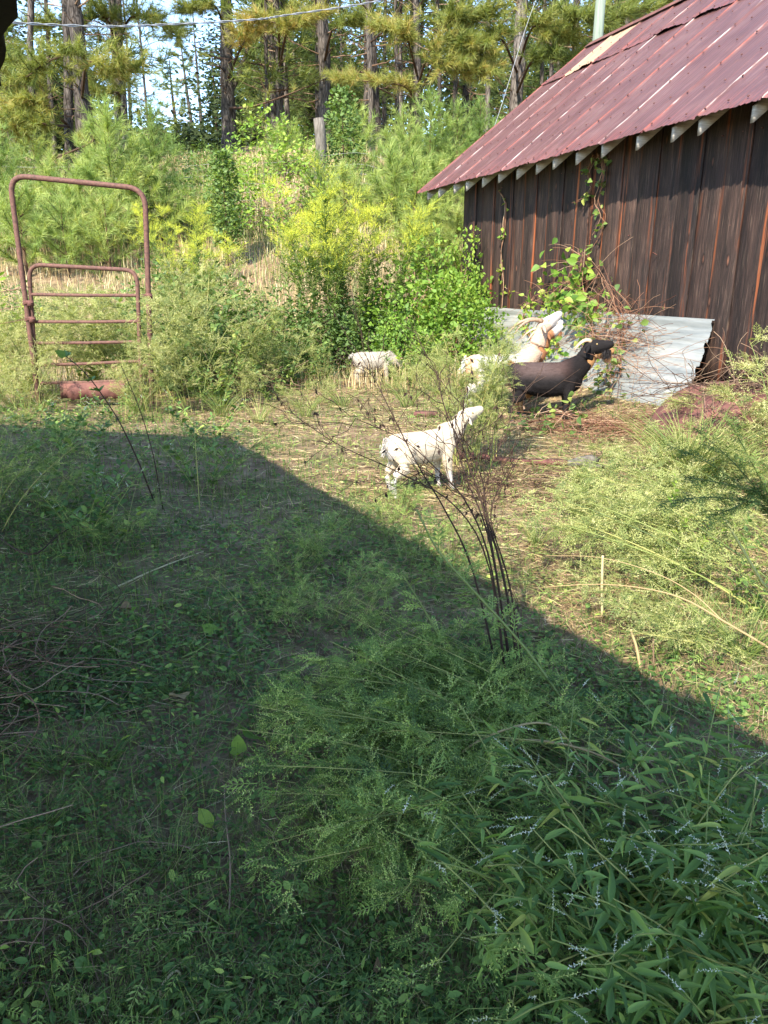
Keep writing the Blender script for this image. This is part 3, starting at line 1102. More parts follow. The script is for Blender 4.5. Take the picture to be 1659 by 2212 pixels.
def goat(label, loc, head_deg, scale, neck_end, hd, coat, seed=0, hornlen=.22, hornmat='horn', horncurl=1.0, beard=.0, legx=(0, 0, 0, 0), tail=(-.09, 0, .05), furlen=.022, tailcol=None, earout=1.0, beardcol=None, nfur=16000, fat=1.0, hs_=1.28, nk=1.15, hl_=1.08):
    r = np.random.default_rng(seed)
    g = thing('goat', label, 'goat', loc, math.radians(head_deg), scale, 'goats browsing in the yard')
    a = Acc()
    st = np.array([(-.385, .475, .035, .045), (-.36, .48, .075, .09), (-.30, .482, .105, .12), (-.2, .47, .122, .136), (-.06, .452, .14, .15), (.06, .448, .14, .152), (.17, .458, .12, .148), (.26, .468, .10, .135), (.33, .475, .072, .105), (.37, .48, .04, .06)])
    st = resamp(st, 22)
    loft(a, np.stack([st[:, 0], 0 * st[:, 0], st[:, 1] - .02], -1), st[:, 2] * fat, st[:, 3] * (.1 + .98 * fat))
    ne = np.array(neck_end, float)
    hd = nrm(np.array(hd, float))
    b0 = np.array((.25, 0, .50))
    mid = (b0 * .5 + ne * .5) + np.array((.03, 0, -.015))
    npth = resamp([b0, mid, ne], 10)
    rr = np.linspace(.112 * nk, .060, 10)
    loft(a, npth, rr * .72, rr)
    # head
    ysd = nrm(np.cross((0, 0, 1.0), hd))
    hu = np.cross(hd, ysd)
    hs = [(-.045, .0, .035), (-.02, .046, .055), (.03, .05, .058), (.08, .044, .052), (.13, .034, .042), (.175, .028, .034), (.205, .025, .028), (.222, .014, .016)]
    hs = resamp([(s, ry if ry else .02, rz) for s, ry, rz in hs], 14) * np.array((hl_, hs_, hs_))
    loft(a, ne + hd * hs[:, :1] + hu * (.004 - .02 * (hs[:, :1] > .1) * (hs[:, :1] - .1)), hs[:, 1], hs[:, 2])
    # jaw
    jw = resamp([ne + (hd * p_ * hl_ - hu * q_ * hs_) for p_, q_ in ((.02, .03), (.09, .04), (.17, .026), (.20, .018))], 8)
    loft(a, jw, [.03, .03, .028, .024, .02, .018, .015, .01], [.03, .028, .026, .022, .018, .015, .013, .01], 10)
    feet = []
    k = 0
    for sy in (1, -1):
        fx = legx[k]
        hx = legx[k + 2]
        k += 1
        L = [(.25, .055 * sy, .46), (.23, .078 * sy, .33), (.235 + fx * .4, .076 * sy, .19), (.232 + fx * .9, .074 * sy, .06), (.248 + fx, .074 * sy, .018)]
        loft(a, resamp(L, 12), np.interp(np.linspace(0, 4, 12), range(5), (.06, .048, .031, .023, .026)), np.interp(np.linspace(0, 4, 12), range(5), (.085, .055, .027, .02, .026)), 10)
        feet.append(L[-1])
        L = [(-.25, .06 * sy, .44), (-.21, .088 * sy, .32), (-.335 + hx * .4, .08 * sy, .205), (-.318 + hx * .9, .078 * sy, .06), (-.30 + hx, .078 * sy, .018)]
        loft(a, resamp(L, 14), np.interp(np.linspace(0, 4, 14), range(5), (.07, .055, .026, .02, .024)), np.interp(np.linspace(0, 4, 14), range(5), (.12, .085, .032, .02, .026)), 10)
        feet.append(L[-1])
    me0 = a.mesh('tmp', None)
    o0 = link(bpy.data.objects.new('tmp', me0))
    md = o0.modifiers.new('r', 'REMESH')
    md.mode = 'VOXEL'
    md.voxel_size = .0105
    md2 = o0.modifiers.new('s', 'SMOOTH')
    md2.iterations = 5
    md2.factor = .6
    dg = bpy.context.evaluated_depsgraph_get()
    dg.update()
    me = bpy.data.meshes.new_from_object(o0.evaluated_get(dg))
    bpy.data.objects.remove(o0)
    n = len(me.vertices)
    V = np.zeros(n * 3, np.float32)
    me.vertices.foreach_get('co', V)
    V = V.reshape(-1, 3).astype(float)
    N = np.zeros(n * 3, np.float32)
    me.vertices.foreach_get('normal', N)
    N = N.reshape(-1, 3)
    C = coat(V, ne, hd)
    at = me.attributes.new('coat', 'FLOAT_COLOR', 'POINT')
    at.data.foreach_set('color', np.concatenate([C, np.ones((n, 1))], 1).astype(np.float32).ravel())
    me.polygons.foreach_set('use_smooth', np.ones(len(me.polygons), bool))
    me.materials.clear()
    me.materials.append(M['coat'])
    me.name = 'body'
    obj('body', me, g)

    # hair
    def hair(name, base, dirs, ln, wd, col):
        n_ = len(base)
        sd = nrm(np.cross(dirs, rdir(n_, rng=r)))
        V_ = np.stack([base - sd * wd, base + sd * wd, base + dirs * ln[:, None]], 1)
        m_ = Acc()
        m_.add(V_.reshape(-1, 3), np.arange(n_ * 3).reshape(-1, 3), 0)
        mm = m_.mesh(name, M['coat'])
        aa = mm.attributes.new('coat', 'FLOAT_COLOR', 'POINT')
        cc = np.repeat(np.concatenate([col, np.ones((n_, 1))], 1), 3, 0)
        aa.data.foreach_set('color', cc.astype(np.float32).ravel())
        return mm
    ix = r.integers(0, n, nfur)
    ix = ix[V[ix, 2] > .05]
    flow = np.tile(np.array((-.8, 0, -.55)), (len(ix), 1))
    nn = N[ix]
    fl = nrm(flow - nn * (flow * nn).sum(1, keepdims=True) + .14 * nn + .18 * r.normal(size=(len(ix), 3)))
    onhead = ((V[ix] - ne) @ hd) > -.03
    ln = furlen * r.uniform(.5, 1.2, len(ix)) * np.where(onhead & (V[ix, 0] > .2), .4, 1) * np.where(V[ix, 2] < .2, .6, 1)
    cj = C[ix] * r.uniform(.7, 1.4, (len(ix), 1))
    obj('fur', hair('fur', V[ix] - nn * .002, fl, ln, .0016, cj), g, kind='stuff')
    # tail
    tb = np.array((-.375, 0, .55))
    nt_ = 260
    s = r.random(nt_)
    td = np.array(tail)
    tv = tb + s[:, None] * td + r.normal(size=(nt_, 3)) * .012
    tc_ = np.tile(np.array(tailcol if tailcol is not None else C[V[:, 0].argmin()]), (nt_, 1)) * r.uniform(.8, 1.15, (nt_, 1))
    obj('tail', hair('tail', tv, nrm(td / np.linalg.norm(td) + .5 * r.normal(size=(nt_, 3)) + np.array((-.2, 0, -.4))), .06 * r.uniform(.6, 1.2, nt_), .005, tc_), g)
    if beard > 0:
        nb = 220
        bp = ne + hd * .16 - hu * .05 + r.normal(size=(nb, 3)) * np.array((.018, .012, .01))
        bc = np.tile(np.array(beardcol if beardcol is not None else (.02, .018, .018)), (nb, 1)) * r.uniform(.8, 1.3, (nb, 1))
        obj('beard', hair('beard', bp, nrm(np.array((.05, 0, -1)) + .22 * r.normal(size=(nb, 3))), beard * r.uniform(.6, 1.1, nb), .004, bc), g)
    # horns, ears, eyes, hooves
    for sy in (1, -1):
        if hornlen > 0:
            hb = ne + hd * .022 + hu * .060 + ysd * sy * .028
            K = 12
            pts, cur = [hb], hb.copy()
            d = nrm(hu * .9 - hd * .35 + ysd * sy * .18)
            for q in range(K):
                d = nrm(d + (-hd * .17 - hu * .17 + ysd * sy * .03) * horncurl)
                cur = cur + d * hornlen / K
                pts.append(cur)
            pts = np.array(pts)
            h = Acc()
            rad = np.linspace(.017, .004, K + 1) * (1 + .07 * (np.arange(K + 1) % 2)) * (1 + hornlen)
            tubes(h, pts, rad, 8, .5, True)
            obj('horn', h.mesh('horn', M[hornmat], True), g)
        e = Acc()
        eb = ne + hd * .0 + hu * .030 + ysd * sy * .055
        ed = nrm(ysd * sy * earout - hu * .25 - hd * .35)
        w = nrm(np.cross(ed, hu))
        K = 6
        sec = []
        for q in range(K):
            s_ = q / (K - 1)
            ww = .026 * math.sin(math.pi * (.12 + .86 * s_)) ** .7
            c_ = eb + ed * .115 * s_ - hu * .03 * s_ * s_
            sec.append([c_ - w * ww, c_ - hu * .008 * (1 - s_), c_ + w * ww, c_ + hu * .010 * (1 - s_)])
        sec = np.array(sec).reshape(-1, 3)
        f = [(k_ * 4 + j, (k_ + 1) * 4 + j, (k_ + 1) * 4 + (j + 1) % 4, k_ * 4 + (j + 1) % 4) for k_ in range(K - 1) for j in range(4)]
        e.add(sec, [np.array(f)], 0)
        em = e.mesh('ear', M['coat'], True)
        aa = em.attributes.new('coat', 'FLOAT_COLOR', 'POINT')
        ec = C[np.argmin(((V - eb) ** 2).sum(1))]
        aa.data.foreach_set('color', np.tile(np.array((*ec * .8, 1)), (K * 4, 1)).astype(np.float32).ravel())
        obj('ear', em, g)
        e = Acc()
        c_ = ne + hd * .075 + hu * .030 + ysd * sy * .053
        loft(e, [c_ - ysd * .009, c_ - ysd * .005, c_, c_ + ysd * .005, c_ + ysd * .009], [.003, .008, .0095, .008, .003], [.003, .008, .0095, .008, .003], 10)
        obj('eye', e.mesh('eye', M['eye'], True), g)
    for fpt in feet:
        h = Acc()
        x, y, z = fpt
        loft(h, [(x - .004, y, -.002), (x, y, .018), (x - .006, y, .036)], [.026, .024, .019], [.034, .028, .02], 10)
        obj('hoof', h.mesh('hoof', M['hoof'], True), g)
    return g


def flat(c):
    return lambda V, ne, hd: np.tile(np.array(c), (len(V), 1))


def c_cream(V, ne, hd):
    n = vn(V[:, 0] * 10, V[:, 2] * 10 + V[:, 1] * 6, 1.1, 41)[:, None]
    c = (np.array((.72, .60, .45)) * (1 - n * .5) + np.array((.80, .74, .64)) * n * .5) * np.array((.70, .68, .64))
    c = np.where((V[:, 2] < .2)[:, None], np.array((.50, .45, .40)), c)
    return np.where(((V[:, 0] < -.33) & (V[:, 2] < .45) & (V[:, 2] > .12))[:, None], np.array((.45, .40, .36)) + .3 * n, c)


def c_black(V, ne, hd):
    n = vn(V[:, 0] * 10, V[:, 2] * 10, 1.4, 42)[:, None]
    k = (ss(V[:, 2], .42, .54) * ss(V[:, 0], -.4, -.2) * (1 - ss(V[:, 0], .1, .3)))[:, None]  # brownish sheen along the upper back, put into the coat colour
    c = np.array((.012, .010, .010)) + n * .008
    return c * (1 - k) + (np.array((.050, .026, .021)) + n * .03) * k


def c_tanw(V, ne, hd):
    n = vn(V[:, 0] * 10, V[:, 2] * 10 + V[:, 1] * 5, 1.3, 43)[:, None]
    c = np.tile(np.array((.46, .43, .38)), (len(V), 1))
    front = (ss(V[:, 0] + .1 * n[:, 0], .20, .30))[:, None]
    c = c * (1 - front) + np.array((.46, .33, .24)) * front
    rump = (ss(-V[:, 0] + .12 * n[:, 0], .30, .38) * ss(V[:, 2], .25, .4))[:, None]
    c = c * (1 - rump) + np.array((.62, .36, .22)) * rump
    hp = ((V - ne) @ hd)
    face = (ss(hp, .05, .09))[:, None]
    up = (V - ne)[:, 2]
    return c * (1 - face) + (np.array((.42, .39, .37))) * face


def c_brown(V, ne, hd):
    n = vn(V[:, 0] * 10, V[:, 2] * 10, 1.3, 44)[:, None]
    c = np.array((.25, .115, .055)) * (.8 + .5 * n)
    face = ss((V - ne) @ hd, .06, .1)[:, None]
    return c * (1 - face) + np.array((.55, .50, .46)) * face


def c_gold(V, ne, hd):
    n = vn(V[:, 0] * 10, V[:, 2] * 10, 1.3, 45)[:, None]
    return np.array((.33, .18, .08)) * (.8 + .4 * n)


def c_white(V, ne, hd):
    n = vn(V[:, 0] * 10, V[:, 2] * 10 + V[:, 1] * 8, .9, 46)[:, None]
    return np.array((.44, .39, .32)) * (.72 + .4 * n)


goat('cream white goat standing nearest the camera with hind legs in the shadow, head behind weeds', gp(.29, 5.60, .0), 33, .86,
     (.47, 0, .65), (.75, 0, .22), c_cream, 1, .0, 'hornl', 1, 0, (.02, .07, .05, -.02), (-.02, 0, -.11), .02, (.42, .38, .33), fat=.9)
goat('black goat with curled tan horns reaching up to the vines beside the metal sheet', gp(1.86, 8.62, .0), -2, 1.14,
     (.42, 0, .745), (.85, -.14, .16), c_black, 2, .20, 'hornl', 1.5, .12, (.0, -.03, .02, -.02), (-.05, .02, -.07), .024, (.03, .025, .025), fat=1.07, nk=1.3)
goat('golden tan goat mostly hidden behind the black goat, only throat and foreleg showing', gp(2.02, 9.15, .0), 6, 1.06,
     (.52, 0, .70), (.85, 0, .1), c_gold, 3, .2, 'horn', 1.3, .08, (.06, .0, .0, 0), beardcol=(.25, .13, .06), nk=1.3)
goat('white goat with tan neck and long swept horns stretching its head into the vines', gp(1.47, 9.40, .0), 8, 1.20,
     (.43, 0, .86), (.62, -.05, .50), c_tanw, 4, .38, 'horn', .62, .05, (.02, .0, .04, -.08), (-.03, 0, -.1), .02, (.6, .58, .52), beardcol=(.7, .68, .64))
goat('reddish brown goat farthest back against the metal sheet, behind the tan necked white goat', gp(1.72, 10.1, -.02), 10, 1.04,
     (.46, 0, .86), (.72, 0, .42), c_brown, 5, .36, 'hornl', .75, .04, beardcol=(.3, .14, .07))
goat('small shaggy off-white goat by the far bushes with its head hidden in the leaves', gp(-.17, 12.15, .0), 12, .86,
     (.49, 0, .40), (.70, 0, -.55), c_white, 6, .1, 'hornl', 1, 0, (.02, .0, .0, .03), (-.05, 0, -.02), .045, (.5, .46, .40), nfur=16000)

# ------------------------------------------------------------------ leaf templates (unit length, along x, normal z)
KITE = (np.array([(0, 0, 0), (.42, .24, .05), (1, 0, -.08), (.42, -.24, .05)]), [[(0, 1, 2), (0, 2, 3)]])
LANCE = (np.array([(0, 0, 0), (.3, .085, .03), (.65, .07, .0), (1, 0, -.15), (.65, -.07, .0), (.3, -.085, .03), (.5, 0, -.01)]),
         [[(0, 1, 6), (1, 2, 6), (2, 3, 6), (3, 4, 6), (4, 5, 6), (5, 0, 6)]])


def leafshape(w, n=7, curl=-.18, fold=.10, tipp=1.6, base=.6, wave=0.0):
    v, f = [], []
    for k in range(n):
        s = k / (n - 1)
        ww = w * (math.sin(math.pi * s ** base) ** .9) * (1 if s < 1 else 0)
        ww = max(ww, .004)
        z = curl * s * s
        v += [(s, ww, z + fold * ww * 2 + wave * math.sin(s * 14)), (s, 0, z), (s, -ww, z + fold * ww * 2 - wave * math.sin(s * 12 + 1))]
    for k in range(n - 1):
        a = k * 3
        f += [(a, a + 1, a + 4, a + 3), (a + 1, a + 2, a + 5, a + 4)]
    return (np.array(v), [f])


OVATE = leafshape(.30, 5, -.12, .12)
BIG = leafshape(.30, 8, -.2, .14, wave=.012)
LANCEB = leafshape(.10, 8, -.28, .3)


def merge(lst):
    V, F3, F4, T, n = [], [], [], [], 0
    for item in lst:
        v, f = item[0], item[1]
        tt = item[2] if len(item) > 2 else np.zeros(len(v))
        V.append(v)
        T.append(tt)
        for g in f:
            g = np.asarray(g) + n
            (F3 if g.shape[1] == 3 else F4).append(g)
        n += len(v)
    F = []
    if F3:
        F.append(np.concatenate(F3))
    if F4:
        F.append(np.concatenate(F4))
    return (np.concatenate(V), F, np.concatenate(T))


def xf(T, pos, d, sc, roll=0.0, up=(0, 0, 1), dt=0.0):
    R = frames(np.array([d], float), np.array([up], float), np.array([roll]))[0]
    t = T[2] if len(T) > 2 else np.zeros(len(T[0]))
    return ((T[0] * sc) @ R.T + np.array(pos), T[1], t + dt)


# a seed spike: curved thread with little beads all along
def raceme(n=15, seed=0, bead=.075):
    r = np.random.default_rng(seed)
    L = []
    a = Acc()
    s = np.linspace(0, 1, 6)
    c = np.stack([s, .05 * np.sin(s * 3 + seed), -.14 * s ** 2], -1)
    ribbon(a, c[None], np.linspace(.018, .008, 6)[None], np.array([(0, 1.0, 0)]), .0)
    L.append((np.concatenate(a.V), [a.F[0]], np.full(12, -.1)))
    for k in range(n):
        q = .12 + .88 * k / n
        p = (q, .05 * math.sin(q * 3 + seed), -.14 * q * q)
        d = (.5, math.cos(k * 2.4) * .8, math.sin(k * 2.4) * .8)
        L.append(xf(KITE, p, d, bead * (1.15 - .5 * q) * r.uniform(.8, 1.2), k * 1.0, dt=r.uniform(-.1, .15)))
    return merge(L)


# a finely lobed leaf
def pinnate(n=5, seed=0, w=.34, sub=True):
    r = np.random.default_rng(seed)
    L = []
    a = Acc()
    s = np.linspace(0, 1, 4)
    c = np.stack([s, 0 * s, -.22 * s ** 2], -1)
    ribbon(a, c[None], np.linspace(.03, .015, 4)[None], np.array([(0, 1.0, 0)]), .0)
    L.append((np.concatenate(a.V), [a.F[0]], np.zeros(8)))
    for k in range(n):
        q = .22 + .72 * k / (n - 1)
        for sg in (1, -1):
            ln = w * math.sin(math.pi * (.25 + .62 * k / (n - 1))) * r.uniform(.85, 1.1)
            d = (.62, sg * .8, -.15)
            v = np.array([(0, .0, 0), (.5, .13, .03), (1, 0, -.06), (.5, -.13, .03)])
            L.append(xf((v, KITE[1]), (q, 0, -.22 * q * q), d, ln, sg * .3, dt=r.uniform(-.04, .04)))
            if sub and ln > .2:
                p2 = np.array((q, 0, -.22 * q * q)) + nrm(np.array(d)) * ln * .45
                L.append(xf((v, KITE[1]), p2, (1, sg * .25, -.1), ln * .5, 0))
    L.append(xf((np.array([(0, .0, 0), (.5, .16, .03), (1, 0, -.06), (.5, -.16, .03)]), KITE[1]), (.95, 0, -.2), (1, 0, -.3), .22))
    return merge(L)


OV6 = (np.array([(0, 0, 0), (.22, .20, .05), (.62, .21, .04), (1, 0, -.08), (.62, -.21, .04), (.22, -.20, .05), (.45, 0, 0)]), LANCE[1])
RACE = [raceme(15, k, .095) for k in range(3)]
RACEW = [raceme(16, k + 5, .11) for k in range(2)]
PINN = [pinnate(5, k) for k in range(3)]
PINNL = [pinnate(4, k + 3, .36, False) for k in range(2)]


# needles: a tuft is a brush of thin needles round the x axis
def tuft(n, seed, wd=.030, spread=(.25, 1.15)):
    r = np.random.default_rng(seed)
    L = []
    for k in range(n):
        an = r.uniform(0, 2 * math.pi)
        th = r.uniform(*spread)
        d = np.array((math.cos(th), math.sin(th) * math.cos(an), math.sin(th) * math.sin(an)))
        s = nrm(np.cross(d, r.normal(size=3)))
        ln = r.uniform(.75, 1.05)
        b = np.array((r.uniform(-.25, .25), 0, 0))
        V = np.array([b - s * wd, b + s * wd, b + d * ln + np.array((0, 0, -.10))])
        L.append((V, [[(0, 1, 2)]], np.full(3, r.uniform(-.12, .12))))
    return merge(L)


TUFT = [tuft(16, k) for k in range(4)]
TUFTY = [tuft(20, k + 10, .022, (.3, 1.0)) for k in range(4)]


def scatter(acc, Ts, pos, d, sc, tint, r, up=None, roll=True):
    n = len(pos)
    w = r.integers(0, len(Ts), n)
    rl = r.uniform(0, 2 * math.pi, n) if roll else r.normal(0, .4, n)
    Rm = frames(d, up, rl)
    sc = np.broadcast_to(sc, (n,))
    tint = np.broadcast_to(tint, (n,))
    for k, T in enumerate(Ts):
        m = w == k
        if m.any():
            stamp(acc, T, pos[m], Rm[m], sc[m], tint[m])


def stalks(r, n, base_r, H, lean=.25, K=8, bend=.25, up=1.0, aim=None):
    """n curved stalks rising from a spot; returns (n,K,3)"""
    a = r.uniform(0, 2 * math.pi, n)
    b = np.stack([np.cos(a), np.sin(a), 0 * a], -1) * (base_r * np.sqrt(r.random(n)))[:, None]
    an = a + r.normal(0, .6, n) if aim is None else aim + r.normal(0, .38, n)
    d = np.stack([np.cos(an) * lean, np.sin(an) * lean, np.full(n, up)], -1)
    s = np.linspace(0, 1, K)
    h = H * r.uniform(.75, 1.05, n)
    out = b[:, None] + d[:, None] * s[None, :, None] * h[:, None, None]
    bd = np.stack([np.cos(an), np.sin(an), -np.full(n, .35)], -1) * (bend * h)[:, None]
    return out + bd[:, None] * (s ** 2.2)[None, :, None]


def leafweed(seed, H=.8, nst=5, n=34, ls=.11, mat='green', base_r=.12, lean=.3, w=None, flow=0, T=None, bend=.2, rad=.004, tl=(.2, .95), aim=None, up=1.0):
    r = np.random.default_rng(seed)
    S_, L_, A = Acc(), Acc(), Acc()
    st = stalks(r, nst, base_r, H, lean, 9, bend, up, aim)
    tubes(S_, st, np.linspace(1, .3, 9)[None] * rad, 5, r.random(nst))
    for i in range(nst):
        q = np.linspace(.08, 1, n) * 8
        i0 = np.clip(q.astype(int), 0, 7)
        f = (q - i0)[:, None]
        p = st[i, i0] * (1 - f) + st[i, i0 + 1] * f
        az = np.arange(n) * 2.4 + r.normal(0, .4, n)
        tang = nrm(st[i, i0 + 1] - st[i, i0])
        d = nrm(np.stack([np.cos(az), np.sin(az), np.full(n, .15)], -1) + tang * .5)
        scatter(L_, T or [LANCE, OV6], p, d, ls * (1.2 - .6 * q / 8) * r.uniform(.6, 1.2, n), r.uniform(*tl, n), r, roll=False)
        if flow:
            m = flow
            i1 = r.integers(6, 9, m)
            scatter(A, RACEW, st[i, i1], nrm(rdir(m, .1, 1, r)), r.uniform(.05, .09, m), r.uniform(.2, 1, m), r, roll=False)
    out = [('stem', S_.mesh('stem', M['stemg']), None), ('leaves', L_.mesh('leaves', M[mat]), 'stuff')]
    if flow:
        out.append(('flower_spikes', A.mesh('flower_spikes', M['seed']), 'stuff'))
    return out


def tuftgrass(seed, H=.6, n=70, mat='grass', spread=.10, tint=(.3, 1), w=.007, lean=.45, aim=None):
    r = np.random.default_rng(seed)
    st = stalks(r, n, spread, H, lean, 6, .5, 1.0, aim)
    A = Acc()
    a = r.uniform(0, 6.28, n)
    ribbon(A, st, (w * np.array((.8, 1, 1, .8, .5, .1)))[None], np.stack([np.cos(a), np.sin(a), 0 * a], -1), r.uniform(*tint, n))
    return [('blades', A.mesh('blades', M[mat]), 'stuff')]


# ------------------------------------------------------------------ plant kinds (each returns [(part, mesh, kind)])
def ragweed(seed, H=1.2, nst=5, nb=14, leaf='rag', race=True, br=.34, lean=.25, rs=.085, ls=.10, base_r=.16, stem='stemg', rper=7, lper=3, bend=.25, rad=.006, bare=.25, aim=None, up=1.0):
    r = np.random.default_rng(seed)
    S_ = Acc()
    st = stalks(r, nst, base_r, H, lean, 9, bend, up, aim)
    tubes(S_, st, np.linspace(1, .35, 9)[None] * rad, 5, r.random(nst))
    A, B = Acc(), Acc()
    for i in range(nst):
        q = r.uniform(bare, 1, nb)
        idx = q * 8
        i0 = np.clip(idx.astype(int), 0, 7)
        f_ = (idx - i0)[:, None]
        p = st[i, i0] * (1 - f_) + st[i, i0 + 1] * f_
        tang = nrm(st[i, i0 + 1] - st[i, i0])
        az = r.uniform(0, 2 * math.pi, nb)
        out = np.stack([np.cos(az), np.sin(az), np.zeros(nb)], -1)
        d = nrm(out * .9 + tang * .75)
        ln = br * H * (1.15 - .75 * q) * r.uniform(.6, 1.2, nb)
        s = np.linspace(0, 1, 5)
        bp = p[:, None] + d[:, None] * s[None, :, None] * ln[:, None, None] + np.array((0, 0, -.22))[None, None] * (s ** 2)[None, :, None] * ln[:, None, None]
        tubes(S_, bp, np.linspace(.5, .2, 5)[None] * rad, 3, r.random(nb))
        # racemes on outer parts
        for (acc, Ts, per, sz, s0) in ((A, RACE, rper if race else 0, rs, .3), (B, PINN, lper, ls, .0)):
            if per == 0:
                continue
            m = nb * per
            bi = np.repeat(np.arange(nb), per)
            qq = r.uniform(s0, 1, m) * 4
            j0 = np.clip(qq.astype(int), 0, 3)
            ff = (qq - j0)[:, None]
            pp = bp[bi, j0] * (1 - ff) + bp[bi, j0 + 1] * ff
            bd_ = nrm(bp[bi, j0 + 1] - bp[bi, j0])
            dd = nrm(bd_ * .9 + rdir(m, -.6, .9, r) * .8)
            scatter(acc, Ts, pp, dd, sz * r.uniform(.6, 1.2, m), (r.uniform(.5, 1.05, m) if acc is A else r.uniform(.05, .65, m)) + .2 * (pp[:, 2] / H - .5), r, roll=False)
    out = [('stem', S_.mesh('stem', M[stem]), None)]
    if race:
        out.append(('seed_spikes', A.mesh('seed_spikes', M[leaf]), 'stuff'))
    out.append(('foliage', B.mesh('foliage', M[leaf]), 'stuff'))
    return out


def goldenrod(seed, H=2.2, nst=6, base_r=.35):
    r = np.random.default_rng(seed)
    S_, L_, A = Acc(), Acc(), Acc()
    st = stalks(r, nst, base_r, H, .16, 10, .12)
    tubes(S_, st, np.linspace(.008, .003, 10)[None], 4, r.uniform(.2, .6, nst))
    for i in range(nst):
        m = 150
        q = r.uniform(.12, .86, m) * 9
        i0 = np.clip(q.astype(int), 0, 8)
        p = st[i, i0] * (1 - (q - i0)[:, None]) + st[i, i0 + 1] * (q - i0)[:, None]
        d = nrm(rdir(m, -.2, .7, r) + np.array((0, 0, .2)))
        scatter(L_, [LANCE], p, d, r.uniform(.08, .15, m), r.uniform(.35, .8, m), r, roll=False)
        # side shoots with leaves then curved yellow plumes
        nb = 16
        q = r.uniform(.5, 1, nb) * 9
        i0 = np.clip(q.astype(int), 0, 8)
        p = st[i, i0] * (1 - (q - i0)[:, None]) + st[i, i0 + 1] * (q - i0)[:, None]
        az = r.uniform(0, 2 * math.pi, nb)
        ln = .16 * H * (1.6 - q / 9) * r.uniform(.6, 1.1, nb)
        s = np.linspace(0, 1, 5)
        o = np.stack([np.cos(az) * .55, np.sin(az) * .55, np.full(nb, .9)], -1)
        bp = p[:, None] + o[:, None] * s[None, :, None] * ln[:, None, None] + (np.stack([np.cos(az), np.sin(az), np.full(nb, -.5)], -1) * .35 * ln[:, None])[:, None] * (s ** 2.5)[None, :, None]
        tubes(S_, bp, .0025, 3, .4)
        per = 20
        m = nb * per
        bi = np.repeat(np.arange(nb), per)
        qq = r.uniform(.25, 1, m)
        j0 = np.clip((qq * 4).astype(int), 0, 3)
        ff = (qq * 4 - j0)[:, None]
        pp = bp[bi, j0] * (1 - ff) + bp[bi, j0 + 1] * ff
        top = (pp[:, 2] > H * r.uniform(.55, .82, m))
        dd = nrm(nrm(bp[bi, j0 + 1] - bp[bi, j0]) + rdir(m, -.3, .8, r) * .9)
        scatter(A, RACE, pp[top], dd[top], r.uniform(.09, .17, top.sum()), r.uniform(.2, 1, top.sum()), r, roll=False)
        lo = ~top
        scatter(L_, [LANCE], pp[lo], dd[lo], r.uniform(.04, .08, lo.sum()), r.uniform(.5, .95, lo.sum()), r, roll=False)
    return [('stem', S_.mesh('stem', M['stemg']), None), ('leaves', L_.mesh('leaves', M['green']), 'stuff'), ('flower_plumes', A.mesh('flower_plumes', M['gold']), 'stuff')]


def leafy(seed, W=1.0, H=1.2, n=900, ls=.07, leaf='green', nst=9, shape='ball', T=None, stem='stemb', tl=(.2, .9), hollow=.35, zb=.0):
    r = np.random.default_rng(seed)
    S_, L_ = Acc(), Acc()
    T = T or [OVATE]
    if shape == 'column':
        z = r.uniform(.18, 1, n) * H
        rr = W * .5 * np.sqrt(np.clip(np.sin(math.pi * np.clip((z / H - .12) / .95, 0, 1) ** .8), .02, 1)) * r.uniform(.3, 1.1, n)
        a = r.uniform(0, 2 * math.pi, n)
        pos = np.stack([np.cos(a) * rr, np.sin(a) * rr, z], -1)
        tubes(S_, np.array([(0, 0, -.1), (.02, .01, H * .5), (0, 0, H * .95)]), np.array([.025, .018, .006]), 6, .3)
    else:
        d = rdir(n, -.15, 1, r)
        rad = (hollow + (1 - hollow) * r.random(n)) ** .5
        lump = .75 + .5 * vn(d[:, 0] * 2 + seed, d[:, 1] * 2 + d[:, 2] * 1.7, .55, seed % 7 + 50)
        pos = d * (rad * lump)[:, None] * np.array((W * .5, W * .5, H)) + np.array((0, 0, zb))
        pos[:, 2] = np.abs(pos[:, 2])
    b = rdir(nst, .1, 1, r) * np.array((W * .4, W * .4, H * .8)) + np.array((0, 0, zb))
    s = np.linspace(0, 1, 6)
    base = np.stack([r.normal(0, W * .06, nst), r.normal(0, W * .06, nst), np.full(nst, -.08)], -1)
    pt = base[:, None] + (b - base)[:, None] * s[None, :, None] + r.normal(0, .03, (nst, 6, 3)) * W
    tubes(S_, pt, np.linspace(.010, .003, 6)[None] * (.6 + H * .4), 5, r.random(nst))
    d = nrm(rdir(n, -.5, .6, r) + nrm(pos) * .5)
    up = nrm(nrm(pos * np.array((1, 1, .4))) * .7 + np.array((-.25, -.55, .6)) + .5 * r.normal(size=(n, 3)))
    sc = ls * r.uniform(.55, 1.25, n)
    tn = r.uniform(*tl, n) * .75 + .25 * vn(pos[:, 0], pos[:, 2], W * .25, 60)
    scatter(L_, T, pos, d, sc, tn, r, up, roll=False)
    return [('stem', S_.mesh('stem', M[stem]), None), ('leaves', L_.mesh('leaves', M[leaf]), 'stuff')]


